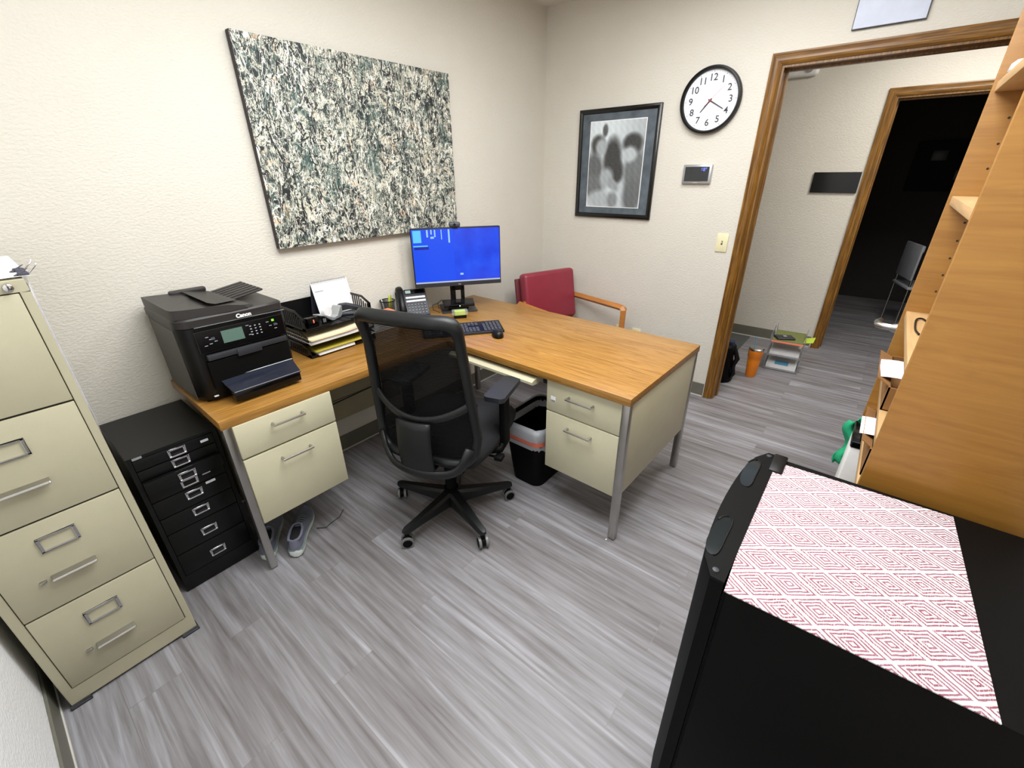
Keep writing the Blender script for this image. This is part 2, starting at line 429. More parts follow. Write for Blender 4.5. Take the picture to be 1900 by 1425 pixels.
def frame_T(origin, ex, ey):
    ex = Vector(ex).normalized(); ey = Vector(ey).normalized(); ez = ex.cross(ey)
    m_ = Matrix((ex, ey, ez)).transposed().to_4x4(); return Matrix.Translation(origin) @ m_

# ------------------------------------------------------------------ the setting
ZC = 2.575; XD = -3.49; YC = -2.69; XH = 1.675
DL, DR, DT = -1.575, -2.50, 2.055   # room door opening
HL, HR, HT = -2.055, -2.93, 2.03    # hall door opening
struct(bx('floor', (XD - .1, -4.6, -.1), (4.6, 1.4, 0), 'floor'))
struct(bx('ceiling', (XD - .1, -4.6, ZC), (4.6, 1.4, ZC + .1), 'ceil'))
struct(bx('wall_back', (XD - .1, 0, 0), (0, .12, ZC), 'wall'))
struct(bx('wall_left', (XD - .1, YC - .1, 0), (XD, 0, ZC), 'wallwhite'))
struct(bx('wall_front', (XD, YC - .1, 0), (0, YC, ZC), 'wall'))
b = MB()
b.box((0, DL, 0), (.12, 1.2, ZC)); b.box((0, DR, DT), (.12, DL, ZC)); b.box((0, -4.5, 0), (.12, DR, ZC))
struct(b.build('wall_right', 'wall'))
b = MB()
b.box((XH, HL, 0), (XH + .12, 1.2, ZC)); b.box((XH, HR, HT), (XH + .12, HL, ZC)); b.box((XH, -4.5, 0), (XH + .12, HR, ZC))
struct(b.build('wall_hall', 'hallwall'))
b = MB(); b.box((.12, -4.6, 0), (XH, -4.5, ZC)); b.box((.12, 1.2, 0), (XH, 1.3, ZC)); struct(b.build('wall_hall_ends', 'hallwall'))
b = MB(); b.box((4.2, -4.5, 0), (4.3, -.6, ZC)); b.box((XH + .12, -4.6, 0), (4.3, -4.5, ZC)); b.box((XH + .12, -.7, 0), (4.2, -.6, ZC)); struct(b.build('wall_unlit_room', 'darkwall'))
def baseboard(name, lo, hi, nx, ny):
    b = MB(); b.box(lo, hi, .002); o = struct(b.build(name, 'rubber'))
    lo = list(lo); hi = list(hi); hi[2] = .008; lo[2] = 0
    e = .004
    if nx > 0: lo[0], hi[0] = hi[0], hi[0] + e
    if nx < 0: lo[0], hi[0] = lo[0] - e, lo[0]
    if ny < 0: lo[1], hi[1] = lo[1] - e, lo[1]
    if ny > 0: lo[1], hi[1] = hi[1], hi[1] + e
    b = MB(); b.box(lo, hi); b.build('pale_line', 'palestrip', o)  # thin pale strip along the foot of the baseboard
baseboard('baseboard_back', (XD + .01, -.008, 0), (-.008, 0, .102), 0, -1)
baseboard('baseboard_right', (-.008, -1.51, 0), (0, -.008, .102), -1, 0)
baseboard('baseboard_left', (XD, YC + .01, 0), (XD + .008, -.01, .102), 1, 0)
baseboard('baseboard_front', (XD + .01, YC, 0), (-.01, YC + .008, .102), 0, 1)
baseboard('baseboard_hall', (XH - .008, -1.985, 0), (XH, 1.19, .102), -1, 0)
def casing(name, x, y0, y1, zt, sgn=-1, wd=.056, jamb=(0, .12)):
    """moulded casing round an opening y1<y<y0, on the face x, profile steps"""
    prof = [(0, 0), (0, .016), (.008, .019), (.016, .015), (.026, .013), (.036, .017), (.044, .014), (.050, .010), (wd, .006), (wd, 0)]
    # prof: (distance from outer edge, thickness)
    b = MB()
    n = len(prof)
    rows = []
    path = [(y0, 0, 1), (y0, zt, 1), (y1, zt, -1), (y1, 0, -1)]
    for i, (y, z, sg) in enumerate(path):
        ring = []
        for d, t in prof:
            yy = y + sg * (wd - d); zz = z + (wd - d if 0 < i < 3 else 0)
            ring.append(b.bm.verts.new((x + sgn * t, yy, zz)))
        rows.append(ring)
    for i, (A, B) in enumerate(zip(rows, rows[1:])):
        for k in range(n - 1): b.bm.faces.new((A[k], A[k + 1], B[k + 1], B[k])).material_index = 1 if i == 1 else 0
    o = struct(b.build(name, ['oakz', 'oaky'], smooth=True))
    jb = MB(); a, c = jamb
    t = .012
    jb.box((a, y0 - t, 0), (c, y0, zt)); jb.box((a, y1, 0), (c, y1 + t, zt)); jb.box((a, y1 + t, zt - t), (c, y0 - t, zt))
    jb.box((a + .07, y0 - .022, 0), (a + .10, y0 - t, zt - t)); jb.box((a + .07, y1 + t, 0), (a + .10, y1 + .022, zt - t)); jb.box((a + .07, y1 + .022, zt - .022), (a + .10, y0 - .022, zt - t))
    jb.build('jamb', 'oakz', o)
    return o
casing('trim_1', 0, DL, DR, DT)
casing('trim_2', XH, HL, HR, HT, jamb=(XH, XH + .12))
# open door leaf folded back behind the bookcase
b = MB(); b.box((-.865, -.044, .01), (-.004, 0, 2.02), .002)
dr = struct(b.build('door_1', 'oakz')); dr.location = (-.004, -2.502, 0); dr.rotation_euler = (0, 0, -math.radians(5.6))
b = MB(); b.tube([(-.80, -.002, .935), (-.80, .008, .935)], .034, 24); b.tube([(-.80, .006, .935), (-.80, .045, .935)], [.026, .016], 20)
b.tube([(-.80, .03, .935), (-.80, .070, .935), (-.79, .090, .935), (-.73, .098, .933), (-.68, .094, .930)], [.014, .014, .014, .013, .011], 12)
b.build('door_handle', 'steel', dr, smooth=True)

# ------------------------------------------------------------------ L-shaped desk
TH = -0.0241; DX, DY = -0.9755, -1.6795; H = .747
desk = thing('corner_desk', 'L-shaped office desk with oak laminate top, cream metal drawers and chrome legs', 'desk', (DX, DY, 0), TH)
bx('desktop', (-.762, 0, H - .034), (0, 1.625, H), 'desky', desk, .0012)
bx('return_top', (-1.857, 1.054, H - .034), (-.763, 1.622, H), 'deskx', desk, .0012)
for (x0, y0, ax) in ((-.757, .003, 0), (-.033, .003, 0), (-.033, 1.585, 0), (-1.852, 1.058, 0), (-1.806, 1.585, 0)):
    b = MB(); b.box((x0, y0, .006), (x0 + .030, y0 + .034, H - .035), .003); b.box((x0 + .006, y0 + .008, 0), (x0 + .024, y0 + .026, .01))
    b.build('leg', 'steel', desk, smooth=True)
def handle_mb(p0, p1, out, r=.0045, post=.028):
    b = MB(); p0 = Vector(p0); p1 = Vector(p1); out = Vector(out)
    d = (p1 - p0).normalized()
    b.tube([p0 - d * .0, p0 + out * post, p0 + out * post + d * .001], r, 8)
    b.tube([p1, p1 + out * post, p1 + out * post - d * .001], r, 8)
    b.tube([p0 + out * post - d * .004, p1 + out * post + d * .004], r, 8)
    return b
# main pedestal (drawers face -x in the desk's frame)
b = MB(); b.box((-.712, .040, .245), (-.045, .412, H - .036)); b.build('pedestal', 'cream', desk)
d1 = bx('drawer', (-.742, .040, .552), (-.722, .416, .708), 'cream', desk, .002)
handle_mb((-.742, .172, .650), (-.742, .294, .650), (-1, 0, 0)).build('drawer_handle', 'steel', d1, smooth=True)
s_ = bx('barcode_sticker', (-.7435, .366, .603), (-.7418, .392, .628), 'paper', d1)
b = MB()
for k in range(8): b.box((-.7442, .3675 + k * .003, .604), (-.7434, .3675 + k * .003 + .0012 + (k % 3) * .0004, .611))
b.build('barcode', 'ink', d1)
d2 = bx('drawer', (-.742, .040, .233), (-.722, .416, .546), 'cream', desk, .002)
handle_mb((-.742, .172, .492), (-.742, .294, .492), (-1, 0, 0)).build('drawer_handle', 'steel', d2, smooth=True)
b = MB(); b.box((-.7215, .041, .236), (-.7125, .415, .706)); b.build('drawer_gap', 'gap', desk)
bx('side_panel', (-.724, .006, .262), (-.036, .022, H - .036), 'cream', desk, .001)
# pencil drawer under the knee space
b = MB()
b.prism([(-.738, .47, .694), (-.766, .47, .692), (-.784, .47, .684), (-.784, .47, .672), (-.779, .47, .668), (-.738, .47, .664)], (0, .56, 0))
b.box((-.738, .475, .664), (-.40, 1.025, .670)); b.box((-.738, .475, .664), (-.40, .479, .695)); b.box((-.738, 1.021, .664), (-.40, 1.025, .695))
b.build('pencil_drawer', 'cream', desk)
b = MB(); b.box((-.70, .43, .655), (-.40, .468, H - .036)); b.build('drawer_runner', 'darkgrey', desk)
# return pedestal (drawers face -y)
b = MB(); b.box((-1.818, 1.075, .25), (-1.445, 1.56, H - .036)); b.build('pedestal', 'cream', desk)
d3 = bx('drawer', (-1.822, 1.050, .570), (-1.440, 1.068, .7125), 'cream', desk, .002)
handle_mb((-1.690, 1.050, .672), (-1.573, 1.050, .672), (0, -1, 0)).build('drawer_handle', 'steel', d3, smooth=True)
d4 = bx('drawer', (-1.822, 1.050, .250), (-1.440, 1.068, .562), 'cream', desk, .002)
handle_mb((-1.690, 1.050, .510), (-1.573, 1.050, .510), (0, -1, 0)).build('drawer_handle', 'steel', d4, smooth=True)
b = MB(); b.box((-1.820, 1.0685, .252), (-1.442, 1.0745, .710)); b.build('drawer_gap', 'gap', desk)
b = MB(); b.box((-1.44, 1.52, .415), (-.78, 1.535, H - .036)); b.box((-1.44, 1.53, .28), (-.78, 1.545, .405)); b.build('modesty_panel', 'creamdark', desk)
b = MB(); b.tube([(-1.44, 1.515, .44), (-1.25, 1.51, .40), (-1.1, 1.51, .41), (-.9, 1.512, .42), (-.80, 1.512, .40)], .003, 6); b.build('power_cable', 'black', desk)

# ------------------------------------------------------------------ four drawer filing cabinet
CX, CY = -3.455, -.624
fc = thing('filing_cabinet', 'tall beige four-drawer steel filing cabinet in the left corner', 'filing cabinet', (CX, CY, 0))
CW, CD = .355, .53
bx('body', (0, .012, .012), (CW, CD, 1.320), 'beige', fc, .003)
b = MB()
b.box((0, 0, .012), (CW, .013, .075)); b.box((0, 0, .075), (.022, .013, 1.289)); b.box((CW - .018, 0, .075), (CW, .013, 1.289)); b.box((0, 0, 1.289), (CW, .013, 1.319)); b.build('front_rail', 'beige', fc, bevel=.0015)
bx('drawer_gap', (.021, .004, .074), (CW - .017, .0118, 1.290), 'gap', fc)
zs = [(.079, .380), (.386, .678), (.684, .985), (.991, 1.286)]
for i, (z0, z1) in enumerate(zs):
    dd = bx('drawer', (.024, -.003, z0), (CW - .020, .006, z1), 'beige', fc, .002)
    lz = z0 + .243; b = MB(); x0, x1 = .130, .213; t = .0045
    b.box((x0, -.008, lz - .048), (x1, -.003, lz - .048 + t)); b.box((x0, -.008, lz - t), (x1, -.003, lz)); b.box((x0, -.008, lz - .048), (x0 + t * 1.6, -.003, lz)); b.box((x1 - t * 1.6, -.008, lz - .048), (x1, -.003, lz))
    b.build('label_holder', 'chrome', dd, bevel=.001)
    hz = z0 + .104; b = MB()
    b.prism([(.118, -.003, hz + .010), (.118, -.024, hz + .006), (.118, -.028, hz), (.118, -.020, hz - .004), (.118, -.003, hz + .002)], (.100, 0, 0))
    b.build('pull_handle', 'steel', dd, bevel=.002)
    b = MB(); b.box((.092, -.012, hz - .004), (.108, -.003, hz + .005), .002); b.build('thumb_latch', 'steel', dd, smooth=True)
b = MB(); b.lathe([(.0001, .012), (.006, .012), (.009, .010), (.0105, 0)], 20); bmesh.ops.transform(b.bm, matrix=Matrix.Translation((.322, -.001, 1.3035)) @ Matrix.Rotation(PI / 2, 4, 'X'), verts=b.bm.verts)
lk = b.build('lock', 'chrome', fc, smooth=True)
bx('keyhole', (.3205, -.0142, 1.299), (.3235, -.0125, 1.308), 'ink', lk)
for x0 in (-.004, CW - .048):
    b = MB(); b.prism([(x0, -.010, 0), (x0 + .052, -.010, 0), (x0 + .052, .04, 0), (x0, .04, 0)], (0, 0, .006)); b.prism([(x0, -.010, .006), (x0 + .052, -.010, .006), (x0 + .052, -.004, .014), (x0, -.004, .014)], (0, .004, 0)); b.build('foot_plate', 'darkgrey', fc, bevel=.002)
# sheet on top
b = MB(); b.grid(lambda u, v: (CX + .01 + u * (CW + .004), CY + .006 + v * .50, 1.3212 + .003 * math.sin(u * 5 + v * 3) ** 2), 10, 10, .0008)
tag(b.build('paper_sheet', 'paper', smooth='full'), 'white paper sheet lying on top of the tall filing cabinet', 'paper')
# clear sleeves clipped at the side
ps = thing('document_sleeve', 'clear plastic sleeve with papers hanging on the filing cabinet side', 'document sleeve', (CX + CW, CY, 0))
b = MB(); b.grid(lambda u, v: (.004 + .010 * math.sin(PI * u), .012 + .30 * u, 1.30 - .42 * v), 8, 8, .001); b.build('sleeve', 'pocket', ps, smooth='full')
b = MB(); b.grid(lambda u, v: (.0025 + .008 * math.sin(PI * u), .02 + .27 * u, 1.285 - .38 * v), 8, 8, .0006); b.build('papers', 'paper', ps, smooth='full')
for k, (yy, zz) in enumerate(((.02, 1.327), (.10, 1.327))):
    c_ = thing('binder_clip', ['dark binder clip at the cabinet front corner, nearer the room', 'dark binder clip on the cabinet edge, nearer the wall'][k], 'binder clip', (CX + CW, CY + yy, 1.3225), .15 * k)
    b = MB(); b.prism([(-.014, -.010, .002), (-.014, .010, .002), (.012, .003, .016), (.012, -.003, .016)], (.004, 0, .001)); b.box((-.006, -.012, .0), (.014, .012, .010), .003); b.build('clip_body', 'ink', c_, smooth=True)
    b = MB(); b.tube([(.012, -.005, .004), (.030, -.004, .020), (.034, 0, .026), (.030, .004, .020), (.012, .005, .004)], .0012, 6); b.build('wire_arm', 'chrome', c_, smooth=True)
# ------------------------------------------------------------------ black multidrawer
bc = thing('multidrawer_cabinet', 'low black steel cabinet of eight shallow drawers beside the desk', 'drawer cabinet', (-3.068, -.416, 0))
BW = .283; BD = .385
b = MB(); b.box((0, .010, .004), (BW, BD, .657), .002); b.box((0, 0, .004), (BW, .012, .078)); b.box((0, 0, .645), (BW, .012, .657)); b.box((0, 0, .078), (.014, .012, .645)); b.box((BW - .014, 0, .078), (BW, .012, .645)); b.build('body', 'blackmetal', bc)
hz = [.621, .577, .523, .482, .424, .343, .239, .122]
dz = [(.600, .643), (.556, .596), (.502, .552), (.456, .498), (.376, .452), (.298, .372), (.191, .294), (.081, .187)]
for i in range(8):
    z0, z1 = dz[i]; off = -.018 if i == 2 else 0
    dd = bx('drawer', (.016, -.002 + off, z0), (BW - .016, .010, z1), 'blackmetal', bc, .0012)
    z = hz[i]; b = MB(); x0, x1 = .117, .172; t = .006; y = off
    b.box((x0, y - .009, z - .016), (x1, y - .002, z - .016 + t)); b.box((x0, y - .007, z + .016 - t), (x1, y - .002, z + .016)); b.box((x0, y - .007, z - .016), (x0 + t * 1.3, y - .002, z + .016)); b.box((x1 - t * 1.3, y - .007, z - .016), (x1, y - .002, z + .016))
    b.build('cup_handle', 'chrome', dd, bevel=.0015)
    if i in (0, 3, 4):
        lx, lz, lw = {0: (.222, .622, .026), 3: (.190, .486, .028), 4: (.190, .444, .034)}[i]
        bx('label_strip', (lx, -.0032, lz - (.005 if i != 3 else .002)), (lx + lw, -.0019, lz + (.005 if i != 3 else .002)), 'whitekeys', dd)
bx('maker_badge', (.018, -.0012, .646), (.046, -.0001, .655), 'silver', bc)
b = MB(); b.tube([(-3.088, -.02, .82), (-3.078, -.02, .79), (-3.0725, -.02, .74), (-3.0725, -.02, .62), (-3.0725, -.02, .30)], .0035, 8)
tag(b.build('power_cord', 'black', smooth='full'), 'black cord hanging down the wall between the two cabinets', 'cord')

# ------------------------------------------------------------------ printer
PR = thing('laser_printer', 'black multifunction laser printer with document feeder on the desk', 'printer', (-2.605, -.24, H))
b = MB()
def plan(xl, xr, yf, yb, z, bow=.02, cr=.05):
    pts = []
    for k in range(7):
        a = PI + PI / 2 * k / 6; pts.append((xl + cr + cr * math.cos(a), yf + cr * 1.3 + cr * 1.3 * math.sin(a), z))
    for k in range(1, 6): u = k / 6; pts.append((xl + cr + (xr - .015 - xl - cr) * u, yf - bow * math.sin(PI * (.25 + .75 * u)) * u, z))
    pts += [(xr - .012, yf - .002, z), (xr, yf + .02, z), (xr, yb, z), (xl, yb, z)]
    return pts
def loft(b, secs):
    R_ = [[b.bm.verts.new(p) for p in s] for s in secs]; n = len(R_[0])
    for A, B in zip(R_, R_[1:]):
        for k in range(n): b.bm.faces.new((A[k], A[(k + 1) % n], B[(k + 1) % n], B[k]))
    b.bm.faces.new(R_[0][::-1]); b.bm.faces.new(R_[-1])
XL, XR, YF, YB = -.187, .187, -.165, .185
loft(b, [plan(XL + .01, XR - .005, YF + .015, YB - .005, .006), plan(XL + .002, XR, YF + .004, YB, .03), plan(XL, XR, YF, YB, .18), plan(XL, XR, YF, YB, .300)])
b.build('body', 'black', PR, smooth=True)
b = MB(); b.box((XL - .0015, YF + .055, .012), (XL + .002, YB - .01, .292), .001); b.build('side_panel', 'printerside', PR)
b = MB(); loft(b, [plan(XL - .003, XR + .002, YF - .004, YB, .304, cr=.045), plan(XL - .003, XR + .002, YF - .006, YB, .330, cr=.045), plan(XL + .002, XR - .004, YF, YB - .004, .336, cr=.042)]); sc = b.build('scanner_lid', 'printergrey', PR, smooth=True)
b = MB(); loft(b, [[(x, y, .337) for x, y in ((XL, YB), (XL, YF + .045), (XL + .006, YF + .018), (XL + .035, YF + .002), (-.01, YF - .012), (.055, YF - .012), (.085, YF + .01), (.085, YF + .06), (.02, YB - .03), (.02, YB))],
                   [(x, y, z) for x, y, z in ((XL, YB, .372), (XL, YF + .045, .372), (XL + .006, YF + .018, .372), (XL + .035, YF + .002, .371), (-.01, YF - .010, .362), (.045, YF - .010, .350), (.075, YF + .012, .344), (.075, YF + .06, .344), (.02, YB - .03, .352), (.02, YB, .360))]])
adf = b.build('document_feeder', 'printergrey', PR, smooth=True)
b = MB(); b.prism([(-.062, YF + .03, .3735), (-.035, YF + .035, .3625), (.05, YF + .07, .3545), (.03, YB - .05, .3600), (-.062, YB - .04, .3735)], (0, 0, .0012)); b.build('feed_slot', 'black', adf)
b = MB(); b.box((-.10, YB - .035, .358), (.03, YB - .005, .378), .006); b.build('paper_guide', 'printergrey', adf, smooth=True)
b = MB()
Tt = Matrix.Translation((.100, .050, .356)) @ Matrix.Rotation(math.radians(-9), 4, 'Y')
b.box((-.075, -.10, -.004), (.075, .12, .004), .003, T=Tt)
for k in range(6): b.box((-.070, -.085 + k * .034, .004), (.070, -.066 + k * .034, .008), .002, T=Tt)
b.build('input_tray', 'printergrey', PR, smooth=True)
b = MB(); b.box((-.012, YF + .10, .3585), (.006, YF + .16, .3596), T=Matrix.Rotation(0, 4, 'Z')); b.build('size_label', 'glyph', adf)
FY = YF - .0215
b = MB(); b.prism([(-.145, YF - .006, .288), (.165, YF - .018, .288), (.165, YF - .026, .205), (-.145, YF - .014, .205)], (0, -.004, 0)); pn = b.build('control_panel', 'blackgloss', PR, bevel=.002)
def pf(x, z):  # point on the slanted control panel
    u = (x + .145) / .31; v = (.288 - z) / .083
    return Vector((x, YF - .006 - .012 * u - .008 * v - .0052, z))
def pq(mb, x0, x1, z0, z1, o=.0012):
    pts = [pf(x0, z0), pf(x1, z0), pf(x1, z1), pf(x0, z1)]; mb.prism(pts, (0, -o, 0))
b = MB(); pq(b, -.062, .012, .228, .274); b.build('display', 'lcd', pn)
b = MB()
for r in range(4):
    for c in range(3): b = MB(); pq(b, .038 + c * .017, .038 + c * .017 + .006, .266 - r * .011, .2695 - r * .011); b.build('number_key', 'glyph', pn)
for (x, z) in ((-.115, .262), (-.105, .252), (-.108, .236), (-.125, .232), (.026, .272), (.028, .236), (.100, .268), (.125, .238), (.13, .252), (.108, .252), (-.09, .242)): b = MB(); pq(b, x, x + .010, z, z + .002); b.build('button', 'glyph', pn)
for x0_, x1_ in ((-.098, -.086), (.126, .137)): b = MB(); pq(b, x0_, x1_, .250, .259); b.build('round_button', 'keygrey', pn)
b = MB(); pq(b, .122, .131, .268, .276); b.build('status_light', 'greenled', pn)
b = MB(); text_into(b, 'Canon', .020, frame_T((.028, YF - .0265, .3175), (1, -.03, 0), (0, 0, 1)), .0008, .0009); b.build('lettering', 'white', PR)
b = MB(); b.prism([(XL + .05, YF - .0085, .302), (.18, YF - .0235, .302), (.18, YF - .0235, .3035), (XL + .05, YF - .0085, .3035)], (0, .004, 0)); b.build('lid_seam', 'silver', PR)
b = MB(); b.box((-.130, FY - .004, .175), (.165, FY + .014, .198), .004); b.box((-.03, FY - .008, .165), (.06, FY + .01, .196), .003); b.build('output_lip', 'darkgrey', PR, smooth=True)
b = MB(); b.box((-.135, YF - .020, .060), (.165, YF - .002, .170), .002); b.build('output_recess', 'blackmatte', PR)
b = MB(); b.box((-.100, YF - .088, .012), (.158, YF - .012, .050), .005); b.build('paper_tray', 'blackgloss', PR, smooth=True)
b = MB(); b.prism([(-.112, YF - .015, .090), (.165, YF - .022, .090), (.160, YF - .090, .054), (-.100, YF - .090, .054)], (0, 0, -.006)); b.build('tray_cover', 'traycover', PR, bevel=.002)
b = MB(); b.tube([(-.112, YF - .016, .091), (.165, YF - .023, .091)], .0018, 6); b.build('tray_edge', 'silver', PR)
b = MB(); b.box((-.145, YF + .004 - .012, .028), (-.130, YF + .004 - .003, .031)); b.build('model_mark', 'white', PR)
for sx in (-1, 1):
    for sy in (-1, 1):
        b = MB(); b.cyl((sx * .15, .01 + sy * .13, 0), (sx * .15, .01 + sy * .13, .008), .012, n=14); b.build('foot', 'blackmatte', PR)

# ------------------------------------------------------------------ letter tray and what lies in it
LT = thing('letter_tray', 'black three-tier plastic letter tray beside the printer', 'letter tray', (-2.11, -.155, H))
LW, LD = .18, .125
for k, z in enumerate((.003, .065, .135)):
    b = MB(); b.box((-LW, -LD, z), (LW, LD, z + .003))
    for q in range(8): b.box((-LW + .02 + q * .045, -LD + .01, z + .003), (-LW + .03 + q * .045, LD - .01, z + .0045))
    hh = .048 if k < 2 else .095
    b.box((-LW, LD - .004, z), (LW, LD, z + hh))
    for q in range(2): b.box((-LW + q * .24, -LD - .003, z), (-LW + .12 + q * .24, -LD + .003, z + .012), .001)
    b.build('shelf_tray', 'black', LT)
    for sx in (-1, 1):
        b = MB(); x0 = sx * LW - (.002 if sx > 0 else 0)
        htop = .058 if k < 2 else .092
        # slotted side
        pts = [(x0, -LD, z), (x0, LD, z), (x0, LD, z + htop), (x0, -LD * .5, z + htop), (x0, -LD, z + htop * .55)]
        ns = 9
        b.box((x0, -LD, z), (x0 + .003, LD, z + .014)); b.prism([(x0, -LD, z + htop * .5), (x0, -LD * .4, z + htop - .012), (x0, LD, z + htop - .012), (x0, LD, z + htop), (x0, -LD * .45, z + htop), (x0, -LD, z + htop * .68)], (.003, 0, 0))
        b.box((x0, -LD, z), (x0 + .003, -LD + .03, z + htop * .6)); b.box((x0, LD - .05, z), (x0 + .003, LD, z + htop))
        for q in range(ns): yq = -LD + .03 + q * (2 * LD - .08) / ns; b.box((x0, yq + .010, z + .01), (x0 + .003, yq + .018, z + htop * (.62 + .3 * min(1, q / 3)) - .004))
        b.build('side_wall', 'black', LT)
def stack(name, label, cat, x0, x1, y0, y1, z0, n, mat, t=.0016, curl=0, seed=1, jit=.006):
    random.seed(seed); b = MB()
    for k in range(n):
        a, c = random.uniform(-jit, jit), random.uniform(-jit, jit)
        b.grid(lambda u, v, a=a, c=c, k=k: (x0 + a + (x1 - x0) * u, y0 + c + (y1 - y0) * v, z0 + k * t + curl * (max(0, u - .55) ** 2) * (1 + .3 * k)), 10, 4, t * .75)
    return tag(b.build(name, mat, smooth='full'), label, cat)
zt = H
stack('paper_stack', 'thick stack of white papers in the middle tier of the letter tray', 'papers', -2.285, -1.95, -.30, -.05, zt + .0720, 9, 'paper', .0022, .035, 3)
stack('manila_folder', 'cream folder on top of the papers in the middle tray tier', 'folder', -2.285, -2.01, -.305, -.06, zt + .0935, 3, 'cardstock', .0022, .04, 4)
stack('yellow_folder', 'olive yellow folder in the lower part of the letter tray', 'folder', -2.27, -1.98, -.30, -.05, zt + .030, 2, 'yellow', .002, 0, 5)
stack('notebook', 'white notebook in the bottom tier of the letter tray', 'notebook', -2.255, -2.06, -.292, -.08, zt + .009, 6, 'paper', .0026, 0, 6, .002)
b = MB(); b.grid(lambda u, v: (-2.00 + .10 * u, -.29 + .22 * v, zt + .036 + .05 * (4 * (u - .5) ** 2) * .5 + .0 ), 12, 3, .0012)
tag(b.build('curled_sheet', 'paper', smooth='full'), 'curled pale sheet drooping from the letter tray near the chair', 'paper')
# calendar standing in the top tier
cal = thing('desk_calendar', 'white spiral-bound desk calendar standing in the top letter tray', 'calendar', (-2.028, -.085, H + .141))
b = MB(); b.prism([(-.10, -.045, 0), (-.10, -.0425, 0), (-.10, .0015, .163), (-.10, -.001, .163)], (.2, 0, 0)); b.build('front_sheet', 'paper', cal)
b = MB(); b.prism([(-.10, .045, 0), (-.10, .047, 0), (-.10, .003, .163), (-.10, .001, .163)], (.2, 0, 0)); b.build('back_board', 'ink', cal)
b = MB()
for k in range(24): x = -.092 + k * .008; b.tube([(x, -.004, .156), (x, .001, .168), (x, .005, .158)], .0010, 5)
b.build('spiral', 'ink', cal)
b = MB(); b.prism([(-.09, -.0125, .118), (-.09, -.0110, .1235), (-.045, -.0110, .1235), (-.045, -.0125, .118)], (0, -.0008, 0)); b.build('printed_line', 'glyph', cal)
# tape dispenser
td = thing('tape_dispenser', 'silver curved tape dispenser in the top letter tray', 'tape dispenser', (-2.115, -.20, H + .1395), .35)
def tdp(u):
    # side profile: pointed nose left, dip, raised right
    return [(-.085, .040), (-.06, .046), (-.03, .018), (.0, .004), (.02, .004), (.045, .012), (.062, .045), (.060, .052)][u]
top = [(-.088, .050), (-.060, .044), (-.03, .026), (0, .014), (.022, .018), (.04, .040), (.052, .056), (.064, .058)]
bot = [(.066, .050), (.060, .012), (.045, .002), (.0, .0), (-.02, .002), (-.045, .020), (-.065, .036), (-.090, .044)]
b = MB(); b.prism([(x, -.026, z) for x, z in top + bot], (0, .052, 0)); b.build('base', 'silver', td, bevel=.004)
b = MB(); b.cyl((-.022, -.012, .046), (-.022, .012, .046), .026, n=28); b.build('tape_roll', 'white', td, smooth=True)
# stapler
st = thing('stapler', 'dark grey stapler beside the silver tape dispenser in the tray', 'stapler', (-2.00, -.185, H + .1395), -.55)
b = MB(); b.prism([(x, -.017, z) for x, z in ((-.07, .008), (-.065, .040), (-.045, .056), (-.01, .058), (.05, .040), (.068, .030), (.068, .020), (.0, .026), (-.05, .020))], (0, .034, 0)); b.build('upper_arm', 'darkgrey', st, bevel=.005)
b = MB(); b.prism([(x, -.018, z) for x, z in ((-.07, 0), (-.07, .010), (.0, .008), (.06, .006), (.078, .004), (.078, 0))], (0, .036, 0)); b.build('base', 'keygrey', st, bevel=.002)
b = MB(); b.box((.045, -.008, .006), (.072, .008, .010), .001); b.build('anvil', 'chrome', st)
# small odds and ends at the tray's left
sb = thing('small_black_box', 'small black box with a red mark at the front left of the top tray', 'box', (-2.225, -.235, H + .1395), .1)
b = MB(); b.box((-.035, -.014, 0), (.022, .022, .046), .003); b.build('body', 'blackgloss', sb, smooth=True)
b = MB(); b.box((-.008, -.0152, .020), (-.002, -.0138, .036)); b.build('red_mark', 'orangepaper', sb)
us = thing('usb_stick', 'short black and silver stick standing beside the small black box', 'usb stick', (-2.17, -.235, H + .1395))
b = MB(); b.box((-.012, -.006, 0), (.012, .006, .030), .002); b.build('case', 'black', us, smooth=True)
b = MB(); b.box((-.006, -.0072, .008), (-.002, -.0058, .026)); b.box((.002, -.0072, .008), (.006, -.0058, .026)); b.build('plug', 'silver', us)
b = MB(); b.tube([(-2.145, -.20, zt + .142), (-2.13, -.225, zt + .144), (-2.118, -.245, zt + .146)], .0018, 6); tag(b.build('paper_clip', 'steel'), 'thin metal clip lying on the ribs of the top tray', 'clip')
# papers, sticky pad
wbx = thing('small_white_carton', 'small white carton between the letter tray and the pen cup', 'box', (-1.805, -.150, H))
b = MB(); b.box((-.085, -.060, 0), (.085, .060, .084), .002); b.build('carton_body', 'paper', wbx)
b = MB(); b.box((-.08, -.001, .0835), (.08, .001, .0846)); b.build('lid_seam', 'palegrey', wbx)
sp = bx('sticky_note_pad', (-1.79, -.195, zt + .0848), (-1.725, -.130, zt + .097), 'orangepaper', None, .001)
tag(sp, 'salmon orange sticky note pad on the small white carton', 'sticky notes')
